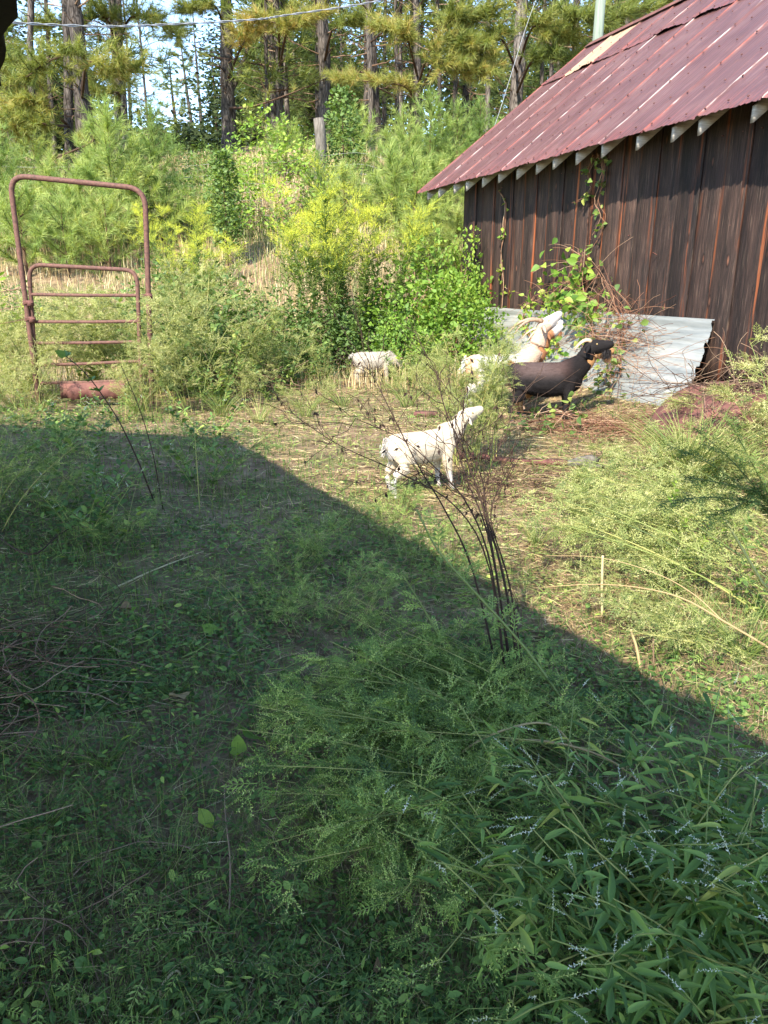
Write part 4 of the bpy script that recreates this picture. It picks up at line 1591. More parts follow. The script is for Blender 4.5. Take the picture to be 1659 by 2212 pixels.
def youngpine(seed, H=3.0, W=1.6, mat='needley', tl=.26, dens=1.0, tint=(.25, .75)):
    r = np.random.default_rng(seed)
    S_, L_ = Acc(), Acc()
    tubes(S_, np.array([(0, 0, -.1), (.02, .0, H * .4), (.03, .02, H * .98)]), np.array([.045, .03, .010]), 7, .35)
    pos, dr, sc = [], [], []
    nw = int(H / .34)
    for k in range(nw):
        z = .12 * H + (H * .86) * k / nw
        nb = r.integers(4, 7)
        a0 = r.uniform(0, 6.28)
        for j in range(nb):
            az = a0 + j * 2 * math.pi / nb + r.normal(0, .2)
            ln = W * .55 * (1 - (z / H) ** 1.3) * r.uniform(.7, 1.2) + .12
            s = np.linspace(0, 1, 6)
            o = np.array((math.cos(az), math.sin(az), .25 + .55 * z / H))
            bp = np.array((0, 0, z)) + o * s[:, None] * ln + np.array((0, 0, .35 * ln)) * (s ** 2)[:, None]
            tubes(S_, bp, np.linspace(.011, .004, 6), 4, .4)
            m = max(3, int(ln / .075 * dens))
            q = np.linspace(.18, 1, m) * 5
            i0 = np.clip(q.astype(int), 0, 4)
            f = (q - i0)[:, None]
            pp = bp[i0] * (1 - f) + bp[i0 + 1] * f
            pos.append(pp)
            dr.append(nrm(np.gradient(bp, axis=0)[i0]) + r.normal(0, .25, (m, 3)) + np.array((0, 0, .15)))
            sc.append(np.full(m, tl) * r.uniform(.75, 1.1, m))
            if ln > .5:
                for e in range(2):
                    ai = r.integers(2, 5)
                    d2 = nrm(o + r.normal(0, .7, 3))
                    pp = bp[ai] + d2 * np.linspace(.05, ln * .4, 4)[:, None]
                    pos.append(pp)
                    dr.append(np.tile(d2, (4, 1)) + r.normal(0, .2, (4, 3)))
                    sc.append(np.full(4, tl * .9))
    m = int(H / .1)
    z = np.linspace(.3 * H, H, m)
    pos.append(np.stack([.02 + 0 * z, .01 + 0 * z, z], -1))
    dr.append(np.tile((0, 0, 1.0), (m, 1)) + r.normal(0, .2, (m, 3)))
    sc.append(np.full(m, tl))
    pos, dr, sc = np.concatenate(pos), np.concatenate(dr), np.concatenate(sc)
    scatter(L_, TUFTY, pos, dr, sc, r.uniform(*tint, len(pos)), r)
    return [('trunk', S_.mesh('trunk', M['stemb']), None), ('needles', L_.mesh('needles', M[mat]), 'stuff')]


def put(parts, name, label, cat, loc, rotz=0, sc=1.0, group=None, tilt=(0, 0)):
    t = thing(name, label, cat, loc, (tilt[0], tilt[1], rotz), sc, group)
    for nme, me, kind in parts:
        if me is not None and len(me.vertices):
            obj(nme, me, t, kind)
    return t

# ------------------------------------------------------------------ tall pines
def tallpine(seed, xb, yb, w, xt, yt=0, H=15, label='', group=None, dead=16, crown=6.0, ncrown=16, tint=(.1, .7), fork=None, dY=0, tone=.5):
    r = np.random.default_rng(seed)
    b = G(xb, yb)
    if dY:
        b = np.array(gp(b[0] * (b[1] + dY) / b[1], b[1] + dY))
    top = P(xt, yt, b[1] + r.uniform(-.3, .3))
    d = top - b
    d = d / d[2]
    d[:2] = np.clip(d[:2], -.16, .16)
    rad = w / 2 / F * b[1] * .74
    t = thing('pine_tree', label, 'pine tree', b, 0, 1, group)
    K = 14
    zs = np.linspace(-.3, H, K)
    off = np.cumsum(r.normal(0, .035, (K, 2)), 0)
    off -= off[1]
    C = np.stack([d[0] * zs + off[:, 0] * (zs > 0), d[1] * zs + off[:, 1] * (zs > 0), zs], -1)
    R = rad * np.interp(zs, [-.3, .0, .6, 5, H], [1.6, 1.35, 1.12, .92, .15])
    a = Acc()
    tubes(a, resamp(C, 40), np.interp(np.linspace(0, K - 1, 40), range(K), R) * (1 + .06 * r.normal(size=40)), 10, .5)
    if fork:
        zf, dx, w2 = fork
        i = int(np.argmin(abs(zs - zf)))
        c0 = C[i]
        pts = np.array([c0, c0 + (dx * .25, .05, .5), c0 + (dx * .55, .1, 1.5), c0 + (dx * .8, .1, 3.2), c0 + (dx, .1, 6.5)])
        tubes(a, resamp(pts, 16), np.linspace(rad * w2, rad * w2 * .35, 16), 8, .5)
    o = obj('trunk', a.mesh('trunk', M['bark'], True), t)

    def at(z):
        return np.array([np.interp(z, zs, C[:, k]) for k in range(3)])
    S_, D_, L_ = Acc(), Acc(), Acc()
    # dead limbs and twigs
    for k in range(dead):
        z = r.uniform(1.6, crown + 4)
        p = at(z)
        az = r.uniform(0, 6.28)
        ln = r.uniform(.7, 2.6)
        o_ = np.array((math.cos(az), math.sin(az), r.uniform(-.05, .5)))
        s = np.linspace(0, 1, 7)
        bp = p + o_ * s[:, None] * ln + np.array((0, 0, -.22)) * (s * (1.2 - s))[:, None] * ln + r.normal(0, .03, (7, 3)) * s[:, None] * ln
        tubes(D_, bp, np.linspace(.030, .006, 7) * r.uniform(.6, 1.2), 5, r.uniform(.1, .9))
        for e in range(r.integers(2, 6)):
            i = r.integers(2, 6)
            d2 = nrm(o_ + r.normal(0, .7, 3))
            l2 = ln * r.uniform(.15, .5)
            q = bp[i] + d2 * np.linspace(0, 1, 4)[:, None] * l2 + r.normal(0, .02, (4, 3))
            tubes(D_, q, np.linspace(.012, .005, 4), 3, r.uniform(.1, .9))
    pos, dr = [], []
    for k in range(ncrown):
        z = crown + (H - crown) * (k + r.random()) / ncrown
        p = at(z)
        az = r.uniform(0, 6.28)
        ln = 3.2 * (1 - ((z - crown) / (H - crown + 1)) ** 1.6) * r.uniform(.6, 1.1) + .4
        o_ = np.array((math.cos(az), math.sin(az), r.uniform(.0, .45)))
        s = np.linspace(0, 1, 8)
        bp = p + o_ * s[:, None] * ln + np.array((0, 0, -.25)) * (s * (1.1 - s))[:, None] * ln
        tubes(S_, bp, np.linspace(.06, .012, 8), 5, r.random())
        for e in range(9):
            i = r.integers(2, 8)
            d2 = nrm(o_ + r.normal(0, .75, 3) * (1, 1, .5))
            l2 = r.uniform(.3, .9)
            q = bp[i] + d2 * np.linspace(.1, 1, 5)[:, None] * l2
            pos.append(q)
            dr.append(np.tile(d2, (5, 1)) + r.normal(0, .35, (5, 3)) + (0, 0, .3))
    if pos:
        pos, dr = np.concatenate(pos), np.concatenate(dr)
        scatter(L_, TUFT, pos, dr, r.uniform(.26, .42, len(pos)), r.uniform(*tint, len(pos)), r)
        obj('limbs', S_.mesh('limbs', M['stemb']), t, 'stuff')
        obj('needles', L_.mesh('needles', M['needle']), t, 'stuff')
    obj('dead_branches', D_.mesh('dead_branches', M['stemb']), t, 'stuff')
    return t, b, at


def bough(tree, pts, tint=(.3, .8), nsub=26, W=.55, seed=0, drop=.0, ts=.30):
    """one live limb of a tree: pts are world points, from the trunk outwards"""
    t, b, at = tree
    r = np.random.default_rng(seed)
    c = resamp([p for p in pts], 16)
    S_, L_ = Acc(), Acc()
    tubes(S_, c - b, np.linspace(.05, .012, 16), 6, .3)
    pos, dr = [], []
    tn = nrm(np.gradient(c, axis=0))
    for k in range(nsub):
        q = r.uniform(.28, 1)
        i = min(15, int(q * 15.99))
        d = nrm(tn[i] * .8 + r.normal(0, .8, 3) * np.array((1, 1, .45)) + (0, 0, .12 - drop))
        ln = W * r.uniform(.5, 1.5)
        s = np.linspace(0, 1, 5)
        bp = c[i] + d * s[:, None] * ln + np.array((0, 0, .18)) * (s ** 2)[:, None] * ln
        tubes(S_, bp - b, np.linspace(.012, .005, 5), 3, .3)
        m = max(4, int(ln / .09))
        qq = np.linspace(.2, 1, m) * 4
        i0 = np.clip(qq.astype(int), 0, 3)
        pos.append(bp[i0] + (bp[i0 + 1] - bp[i0]) * (qq - i0)[:, None])
        dr.append(np.tile(d, (m, 1)) + r.normal(0, .3, (m, 3)) + (0, 0, .25))
    pos, dr = np.concatenate(pos) - b, np.concatenate(dr)
    scatter(L_, TUFT, pos, dr, ts * r.uniform(.8, 1.15, len(pos)), r.uniform(*tint, len(pos)), r)
    o = obj('bough', S_.mesh('bough', M['stemb']), t)
    obj('needles', L_.mesh('needles', M['needle']), o, 'stuff')


PT = {}
spec = [
    # key, base x, y, width, top x, H, fork, label
    ('a', 190, 378, 38, 150, None, 'stout grey barked pine, the thickest trunk on the left behind the gate frame'),
    ('b', 152, 372, 22, 136, None, 'slimmer pine trunk close to the left side of the stoutest left pine'),
    ('c', 74, 365, 17, 58, None, 'dark pine trunk far left, left of the grey pair behind the gate frame'),
    ('d', 118, 350, 11, 108, None, 'thin pale pine trunk between the dark far left pine and the grey pair'),
    ('e', 262, 330, 24, 243, None, 'pale pine trunk right of the stoutest left pine, behind the tallest young pine'),
    ('f', 383, 262, 14, 356, None, 'first thin blackish pine trunk standing against the patch of blue sky'),
    ('g', 428, 292, 14, 379, None, 'second thin blackish pine trunk, in the middle of the patch of blue sky'),
    ('h', 438, 300, 12, 414, None, 'third thin blackish pine trunk, right edge of the patch of blue sky'),
    ('i', 497, 318, 34, 481, (2.6, 1.5, .5), 'big dark pine with spreading crooked lower limbs left of the yellow green bush'),
    ('j', 541, 304, 20, 528, None, 'grey pine trunk just right of the big crooked limbed pine'),
    ('k', 608, 318, 19, 596, None, 'straight light barked pine rising above the yellow green bush'),
    ('l', 702, 325, 31, 690, (5.2, .7, .6), 'thick brown pine trunk directly behind the wooden fence post'),
    ('m', 724, 240, 13, 718, None, 'slim pine just right of the thick brown pine behind the fence post'),
    ('n', 788, 318, 13, 784, None, 'left one of three close dark pine trunks right of the vine covered column'),
    ('o', 804, 345, 15, 795, None, 'middle one of three close dark pine trunks right of the vine covered column'),
    ('p', 820, 330, 15, 806, None, 'right one of three close dark pine trunks right of the vine covered column'),
    ('q', 857, 325, 10, 854, None, 'thin dark pine trunk left in a pair behind the brownish bough'),
    ('r', 867, 312, 10, 865, None, 'thin dark pine trunk right in a pair behind the brownish bough'),
    ('s', 905, 335, 19, 899, None, 'reddish barked pine behind the long yellow brown bough'),
    ('t', 950, 335, 10, 948, None, 'thin pine trunk between the reddish pine and the big pine by the roof'),
    ('u', 1112, 335, 32, 1124, None, 'big grey pine nearest to the lower edge of the barn roof'),
    ('v', 1051, 330, 13, 1056, None, 'slim pine trunk left of the big grey pine beside the roof'),
    ('w', 1186, 325, 11, 1196, None, 'thin dark pine behind the barn roof, right of the big grey pine'),
    ('x', 1226, 340, 17, 1245, None, 'grey pine just left of the utility pole behind the roof'),
    ('y', 1342, 330, 12, 1350, None, 'dark pine trunk showing over the ridge right of the utility pole'),
    ('z', 1388, 320, 12, 1400, None, 'pine trunk over the barn ridge farthest to the right'),
]
for i, (k, xb, yb, w_, xt, fk, lab) in enumerate(spec):
    yb2 = max(yb, 282)
    PT[k] = tallpine(100 + i, xb, yb2, w_, xt, 0, 14 + (i * 7) % 5, lab, 'pines at the edge of the wood', 20 if w_ < 25 else 26, 6.2 if w_ < 25 else 6.6, 14, fork=fk, dY=(yb2 - yb) * .10 + 0)
# smaller pines deeper in the wood, nothing tells them apart
r = np.random.default_rng(5)
for i in range(58):
    x = r.uniform(-26, 25)
    y = r.uniform(31, 62)
    if -.34 < x / y < -.16 and r.random() < .75:
        continue
    b = np.array(gp(x, y))
    # place straight, no photo position
    a = Acc()
    H = r.uniform(12, 17)
    t = thing('pine_tree', 'slender dark pine deep in the wood behind the front row of pines', 'pine tree', b, 0, 1, 'pines deep in the wood')
    ln = r.normal(0, .03, 2)
    pts = np.array([(0, 0, -.3), (ln[0] * 4, ln[1] * 4, 4), (ln[0] * 9 + .1, ln[1] * 9, 9), (ln[0] * H, ln[1] * H, H)])
    tubes(a, resamp(pts, 10), np.linspace(.17, .05, 10) * r.uniform(.45, 1.1), 7, .5)
    obj('trunk', a.mesh('trunk', M['bark'], True), t)
    L_ = Acc()
    D_ = Acc()
    m = 230
    z = r.uniform(2.2, H, m)
    az = r.uniform(0, 6.28, m)
    rr = r.uniform(.3, 2.3, m) * np.clip(1.15 - z / H * .8, .2, 1)
    pos = np.stack([np.cos(az) * rr, np.sin(az) * rr, z], -1)
    scatter(L_, TUFT, pos, np.stack([np.cos(az), np.sin(az), .3 + 0 * az], -1), r.uniform(.45, .75, m), r.uniform(.05, .55, m), r)
    for q in range(0, m, 3):
        tubes(D_, np.array([(ln[0] * z[q], ln[1] * z[q], z[q] - .3), pos[q] * (.5, .5, 1) + r.normal(0, .12, 3), pos[q]]), np.array([.028, .018, .010]), 3, r.random())
    obj('branches', D_.mesh('branches', M['stemb']), t, 'stuff')
    obj('needles', L_.mesh('needles', M['needle']), t, 'stuff')

# live boughs hanging into view
def B(tree, zt0, tips, Y, **kw):
    t, b, at = PT[tree]
    Y = max(Y, b[1] - 3.0)
    tp = [P(x, y, Y) for x, y in tips]
    st = at(max(1.5, tp[0][2] - b[2] - .35)) + b
    pts = [st] + tp
    bough(PT[tree], pts, **kw)


B('a', 2.9, [(200, 305), (110, 345), (60, 372)], 23, nsub=5, seed=1, W=.4)
B('b', 4.2, [(110, 270), (60, 262), (0, 250)], 20.5, nsub=44, seed=2, W=.6, tint=(.3, .75))
B('b', 4.6, [(90, 225), (30, 250), (-40, 300)], 19, nsub=44, seed=22, W=.6, tint=(.3, .8), ts=.32)
B('a', 5.4, [(190, 135), (230, 160), (285, 150)], 20.5, nsub=46, seed=3, W=.62, tint=(.3, .8))
B('a', 5.0, [(180, 120), (110, 130), (60, 165)], 20.5, nsub=44, seed=4, W=.62, tint=(.3, .8))
B('e', 6.4, [(230, 40), (170, 50), (90, 60)], 20, nsub=50, seed=5, W=.7, tint=(.3, .8))
B('e', 6.6, [(280, 40), (330, 45), (380, 75)], 21.5, nsub=44, seed=6, W=.65, tint=(.2, .7))
B('e', 4.9, [(255, 200), (215, 205), (180, 160)], 22, nsub=30, seed=66, W=.5, tint=(.2, .7))
B('i', 6.8, [(470, 20), (440, 15), (405, 25)], 22, nsub=46, seed=7, W=.6, tint=(.3, .8))
B('i', 5.8, [(520, 105), (535, 85), (552, 70)], 22.5, nsub=34, seed=8, W=.5, tint=(.55, .95))
B('i', 4.6, [(545, 230), (620, 205), (705, 170)], 23, nsub=5, seed=9, W=.4)
B('k', 7.2, [(620, 70), (650, 50), (700, 30)], 23, nsub=50, seed=10, W=.65, tint=(.6, 1.0))
B('k', 6.9, [(600, 60), (575, 45), (540, 50)], 23, nsub=40, seed=11, W=.6, tint=(.5, .95))
B('s', 4.4, [(880, 190), (820, 178), (735, 172)], 21, nsub=64, seed=12, W=.34, tint=(.55, 1.0), ts=.27)
B('s', 6.2, [(880, 85), (860, 70), (838, 62)], 22, nsub=46, seed=13, W=.55, tint=(.5, 1.0))
B('s', 5.6, [(930, 110), (980, 90), (1030, 105)], 21.5, nsub=60, seed=14, W=.6, tint=(.4, .95))
B('s', 5.0, [(940, 140), (990, 150), (1045, 155)], 21, nsub=60, seed=15, W=.6, tint=(.35, .85))
B('t', 6.4, [(960, 60), (1010, 40), (1070, 35)], 22, nsub=60, seed=16, W=.65, tint=(.3, .85))
B('u', 6.2, [(1080, 80), (1040, 100), (990, 120)], 22, nsub=60, seed=17, W=.65, tint=(.2, .7))
B('u', 6.6, [(1150, 60), (1190, 70), (1230, 90)], 22.5, nsub=60, seed=18, W=.65, tint=(.2, .7))
B('u', 5.0, [(1150, 130), (1180, 120), (1220, 130)], 23, nsub=40, seed=19, W=.5, tint=(.2, .6))
B('x', 6.6, [(1240, 50), (1270, 40), (1310, 50)], 24, nsub=50, seed=20, W=.6, tint=(.2, .6))
B('y', 6.0, [(1330, 40), (1370, 30), (1430, 15)], 26, nsub=50, seed=21, W=.6, tint=(.2, .6))
B('l', 6.6, [(720, 60), (760, 50), (800, 40)], 24, nsub=34, seed=23, W=.55, tint=(.2, .6))
B('c', 5.6, [(40, 150), (10, 120), (-30, 90)], 21, nsub=44, seed=24, W=.6, tint=(.2, .7))
B('d', 5.0, [(90, 190), (50, 180), (10, 190)], 22, nsub=34, seed=25, W=.55, tint=(.3, .9))

# far wooded hillside, reads as one mass
r = np.random.default_rng(9)
fa_, ft_ = Acc(), Acc()
for i in range(105):
    y = r.uniform(56, 100)
    x = r.uniform(-.75, .72) * y
    g0 = np.array(gp(x, y))
    if -.36 < x / y < -.22:
        hh = r.uniform(4.5, 7.0) * (y / 85)
    else:
        hh = r.uniform(9, 13.5) if x / y < -.36 else r.uniform(12.5, 18)
    wd = r.uniform(2.6, 4.2)
    m = 1500
    d = rdir(m, -.9, 1, r)
    lump = .65 + .6 * vn(d[:, 0] * 2 + i, d[:, 1] + d[:, 2] * 1.8, .5, i % 9 + 50)
    pos = g0 + np.array((0, 0, hh * .52)) + d * (r.random(m) ** .35 * lump)[:, None] * np.array((wd, wd, hh * .5))
    scatter(fa_, [KITE], pos, nrm(rdir(m, -.4, .6, r)), r.uniform(.35, .68, m), r.uniform(.0, .7, m) * .7 + .35 * r.random(), r, nrm(d + (-.3, -.6, .5)), roll=False)
    tubes(ft_, np.array([g0 + (0, 0, -.3), g0 + (0, 0, hh * .8)]), np.array([.2, .06]), 5, .3)
tag(obj('far_wood', fa_.mesh('far_wood', M['far']), kind='stuff'), 'green hillside wood far behind the pine trunks', 'wood')
tag(obj('far_trunks', ft_.mesh('far_trunks', M['stemb']), kind='stuff'), 'trunks of the far hillside wood', 'wood')
# leafy understorey between the pines
us = [leafy(500 + k, 3.4, 3.0, 1300, .20, 'green', 12, T=[KITE], tl=(.0, .7), zb=.2) for k in range(4)]
r = np.random.default_rng(19)
for i in range(16):
    y = r.uniform(40, 58)
    x = r.uniform(-.66, .60) * y
    if -.1 < (x - (-1.7 * y / 23)) < .2:
        x += 1
    put(us[i % 4], 'understorey_shrub', 'dark green leafy shrub in the shade between the pine trunks', 'shrub', gp(x, y), r.uniform(0, 6), r.uniform(.5, .9), 'understorey shrubs')

# ------------------------------------------------------------------ young pines on the bank
yp = [youngpine(200 + k, 3.1, 1.75) for k in range(3)] + [youngpine(210 + k, 2.0, 1.7, tint=(.35, .85)) for k in range(3)] + [youngpine(220, 3.2, 1.5, tint=(.05, .5))]
ypl = [
    # top x, y, base y, which, label
    (258, 203, 545, 0, 'tallest young pine left of centre, its bright tip against the stout pine trunk'),
    (350, 212, 520, 6, 'bluish young pine just right of the tallest young pine'),
    (22, 258, 560, 1, 'bluish green young pine cut by the left edge of the view'),
    (130, 330, 540, 3, 'low young pine left of the stout pine trunk, above the gate frame'),
    (60, 380, 600, 4, 'small young pine in the upper left corner of the gate frame'),
    (150, 420, 600, 3, 'low spreading young pine seen through the gate frame, left of centre'),
    (238, 395, 590, 5, 'yellowish green young pine seen through the gate frame, right of centre'),
    (190, 345, 560, 4, 'low young pine behind the top rail of the gate frame'),
    (310, 330, 540, 5, 'young pine beyond the right corner of the gate frame'),
    (690, 322, 500, 6, 'small dark bluish pine sapling in front of the wooden fence post'),
    (745, 345, 500, 3, 'small pine sapling right of the one before the fence post'),
    (870, 225, 480, 1, 'young pine at the left edge of the bright cluster before the barn roof'),
    (925, 190, 470, 0, 'tall young pine in the bright cluster before the barn roof, second from the left'),
    (985, 215, 460, 2, 'young pine in the middle of the bright cluster before the barn roof'),
    (1030, 205, 450, 6, 'tall dark tipped young pine in the bright cluster before the barn roof'),
    (1075, 250, 440, 1, 'young pine touching the barn roof edge in the bright cluster'),
    (895, 320, 540, 4, 'low yellowish young pine below the bright cluster, left of the eave corner'),
    (955, 330, 520, 2, 'young pine right behind the lowest corner of the barn roof'),
    (845, 300, 500, 5, 'low young pine between the vine column and the bright cluster'),
    (985, 440, 600, 3, 'small young pine under the lowest roof corner beside the barn wall'),
    (905, 430, 600, 5, 'small yellow green pine just left of the rafter tails'),
]
for i, (xt, yt, yb, k, lab) in enumerate(ypl):
    b = G(xt, yb)
    tp = P(xt, yt, b[1])
    h = tp[2] - b[2]
    H0 = 3.1 if k < 3 else (3.2 if k == 6 else 2.0)
    s = max(.4, h / (H0 + .12))
    put(yp[k], 'young_pine', lab, 'young pine', b, i * 2.1, (s * (1.1 if s < .8 else 1.0), s * 1.0, s), 'young pines on the bank')

# low brush along the crest of the bank, below the trunks
cb = [leafy(540 + k, 2.2, 1.5, 1300, .12, ('green', 'green', 'green')[k], 10, T=[KITE], tl=(.05, .7)) for k in range(3)]
r = np.random.default_rng(29)
for i in range(34):
    x = -17 + 30 * (i + r.random()) / 34
    y = r.uniform(25.5, 33)
    put(cb[i % 3], 'crest_brush', 'low leafy brush along the top of the bank at the feet of the pine trunks', 'bush', gp(x, y), r.uniform(0, 6), r.uniform(.35, .7), 'brush along the bank top')
for i in range(6):
    x = -15 + 28 * (i + r.random()) / 6
    put(yp[3 + i % 3], 'young_pine', 'small young pine among the brush at the top of the bank', 'young pine', gp(x, r.uniform(24, 31)), r.uniform(0, 6), r.uniform(.6, 1.1), 'young pines at the bank top')

# ------------------------------------------------------------------ shrubs and tall weeds on the bank
def base(x, yb, top=None, H0=1.0):
    b = G(x, yb)
    s = 1.0
    if top is not None:
        s = (P(x, top, b[1])[2] - b[2]) / H0
    return b, s


b, s = base(493, 580, 328, 2.8)
put(leafy(301, .95, 2.8, 2600, .10, 'green', 1, 'column', [OVATE], tl=(.2, .85)), 'leafy_sapling', 'slim leafy sapling with glossy rounded leaves left of the goldenrod clump', 'sapling', b, 0, s)
b, s = base(600, 500, 236, 2.6)
put(leafy(302, 2.6, 2.5, 2300, .11, 'lime', 12, T=[KITE, OVATE], tl=(.3, 1.0)), 'bright_bush', 'bright yellow green bush below the light barked pine', 'bush', b, 0, s)
b, s = base(515, 470, 272, 2.6)
put(leafy(303, 1.3, 2.5, 900, .11, 'lime', 7, T=[KITE], tl=(.2, .8)), 'bright_bush', 'narrow yellow green bush at the foot of the big crooked limbed pine', 'bush', b, 0, s)
b, s = base(430, 480, 305, 2.0)
put(leafy(304, 2.0, 2.0, 1500, .12, 'green', 10, T=[KITE], tl=(.3, .9)), 'green_bush', 'mid green bush between the thin dark pines and the lime tufted bush', 'bush', b, 0, s)
b, s = base(742, 450, 192, 3.0)
put(leafy(305, 1.15, 3.0, 1500, .12, 'green', 1, 'column', [OVATE], tl=(.1, .75)), 'vine_column', 'tall column of climbing vine leaves right of the wooden fence post', 'vine', b, 0, s)
b, s = base(402, 530, 352, 1.5)
put(ragweed(306, 1.5, 16, 22, 'lime', True, .3, .42, .13, .1, .22, rper=6, lper=0, bend=.1, bare=.1), 'feathery_bush', 'rounded lime green feathery bush right of the gate frame on the bank', 'bush', b, 0, (s * 1.35, s * 1.2, s))
GR = [goldenrod(310 + k, 2.4, 7, .45) for k in range(3)]
for i, (x, yb, yt, k, lab) in enumerate([
        (730, 775, 372, 0, 'tallest goldenrod stems at the middle of the big yellow flowered clump'),
        (668, 780, 430, 1, 'goldenrod stems at the left side of the big yellow flowered clump'),
        (795, 775, 425, 2, 'goldenrod stems at the right side of the big yellow flowered clump'),
        (705, 790, 470, 2, 'lower goldenrod stems at the front of the big yellow flowered clump'),
        (760, 790, 455, 1, 'goldenrod stems at the front right of the big yellow flowered clump'),
        (455, 770, 480, 0, 'leaning goldenrod with yellow tops below the leafy sapling'),
        (425, 760, 505, 1, 'goldenrod with yellow tops left below the leafy sapling'),
        (380, 640, 428, 2, 'small goldenrod right of the gate frame post on the bank'),
        (345, 640, 480, 0, 'pale goldenrod stems touching the right post of the gate frame'),
        (945, 790, 650, 1, 'short goldenrod in the leafy mound above the small far goat')]):
    b = G(x, yb)
    s = (P(x, yt, b[1])[2] - b[2]) / 2.3
    put(GR[k], 'goldenrod', lab, 'goldenrod', b, i * 1.3, (s * .95, s * .95, s), 'goldenrod clumps')

# leafy brambles behind the weeds
br = [leafy(320 + k, 1.5, 1.15, 1500, .075, 'green', 12, T=[OVATE, KITE], tl=(.05, .75)) for k in range(4)]
r = np.random.default_rng(7)
sp_ = [(360, 790, 585), (410, 800, 570), (470, 800, 590), (530, 800, 600), (580, 800, 620), (630, 800, 630), (500, 830, 700), (570, 830, 700), (640, 825, 690),
       (690, 805, 640), (740, 805, 660), (800, 800, 620), (840, 790, 600), (330, 760, 600), (30, 720, 590), (90, 700, 640), (430, 840, 700), (855, 815, 690)]
for i, (x, yb, yt) in enumerate(sp_):
    b = G(x, yb)
    s = (P(x, yt, b[1])[2] - b[2]) / 1.2
    put(br[i % 4], 'bramble_bush', 'dark leafy bramble bush tangled among the tall weeds left of the goats', 'bush', b, i * 1.9, (max(.75, s), max(.75, s), s), 'bramble bushes among the weeds')

# vine mound at the barn corner
mm = [leafy(330 + k, 2.0, 1.5, 3000, .085, 'lime', 14, T=[OVATE], tl=(.05, .75), stem='stemr') for k in range(2)]
for i, (x, yb, yt, Y, k, wx, lab) in enumerate([
        (972, 760, 492, 15.2, 0, .55, 'vines climbing the far corner of the barn wall'),
        (905, 770, 548, 13.8, 1, .9, 'bright green vine mound left of the barn corner'),
        (1000, 780, 590, 13.4, 0, .8, 'bright green vine mound in front of the barn corner'),
        (880, 800, 650, 12.9, 1, .75, 'leafy vine mound hanging over the small far goat')]):
    g0 = P(x, yb, Y)
    g0 = np.array(gp(g0[0], g0[1]))
    s = (P(x, yt, Y)[2] - g0[2]) / 1.5
    put(mm[k], 'vine_mound', lab, 'vine', g0, i * 2.2, (s * wx, s * wx, s), 'vine mounds at the barn corner')

# ragweeds
RW = [ragweed(400 + k, 1.2, 6, 14, 'rag', True, .34, .3, .15, .13, .18, rper=8, lper=2) for k in range(4)]
LW = [leafweed(450 + k, 1.15, 6, 40, .13, ('lime', 'green', 'rag')[k], .2, .25) for k in range(3)]
LS = [leafweed(455 + k, .5, 6, 18, .10, 'blueg', .16, .6, flow=2) for k in range(3)]
TG = [tuftgrass(460 + k, .62, 80) for k in range(3)]
TD = [tuftgrass(465 + k, .35, 60, 'grass', .08, (0, .6), .005) for k in range(2)]
RG = [ragweed(420 + k, 1.35, 4, 15, 'rag', True, .26, .16, .09, .09, .10, rper=7, lper=4, bend=.1) for k in range(2)]
RD = [ragweed(410 + k, .55, 6, 8, 'ragd', True, .45, .6, .07, .075, .14, rper=4, lper=4, bend=.3, rad=.003, bare=.1) for k in range(4)]
RF = [ragweed(430 + k, .95, 6, 11, 'rag', True, .38, .9, .13, .12, .14, rper=7, lper=2, bend=.3, aim=0.0, up=.55) for k in range(3)]
gw = 'feathery pale green weed crowding round the rusty gate'
for i, (x, yb, yt, k) in enumerate([(110, 868, 640, 0), (150, 862, 630, 1), (200, 866, 645, 2), (245, 862, 632, 3), (280, 868, 640, 0), (20, 860, 640, 1), (-30, 850, 600, 2), (60, 905, 740, 3), (5, 905, 720, 0), (300, 905, 780, 2),
                                    (175, 800, 660, 1), (120, 790, 650, 2), (240, 795, 655, 3), (95, 875, 690, 2), (45, 880, 700, 3)]):
    b, s = base(x, yb - 14, yt, 1.08)
    if i % 4 == 2:
        put(LW[i % 3], 'leafy_weed', 'leafy green weed standing among the feathery ones round the rusty gate', 'weed', b, i, max(.5, s), 'leafy weeds round the gate')
        continue
    put(RW[k], 'tall_weed', gw, 'weed', b, i * 1.7, (max(.5, s), max(.5, s), s), 'weeds round the gate')
gw = 'feathery pale green weed in the bank of weeds right of the gate'
for i, (x, yb, yt, k) in enumerate([(345, 850, 585, 0), (390, 858, 600, 1), (430, 850, 590, 2), (475, 850, 640, 3), (520, 855, 660, 0), (560, 852, 690, 1), (605, 848, 700, 2), (650, 842, 720, 3), (370, 890, 720, 1), (420, 895, 730, 2), (470, 890, 760, 3), (330, 900, 740, 0), (530, 880, 780, 1), (590, 870, 770, 2), (700, 845, 750, 3), (400, 870, 650, 3), (450, 875, 690, 0)]):
    b, s = base(x, yb, yt, 1.08)
    if i % 3 == 1:
        put(LW[i % 3], 'leafy_weed', 'leafy green weed standing among the feathery ones right of the gate', 'weed', b, i, max(.5, s), 'leafy weeds right of the gate')
        continue
    if i % 3 == 2:
        put(RG[k % 2], 'tall_weed', gw, 'weed', b, i, (max(.5, s) * .9, max(.5, s) * .9, max(.5, s) * 1.05), 'weeds right of the gate')
        continue
    put(RW[k], 'tall_weed', gw, 'weed', b, i * 2.3, (max(.5, s), max(.5, s), s), 'weeds right of the gate')
gw = 'slender upright green weed in front of the hindquarters of the goats at the metal sheet'
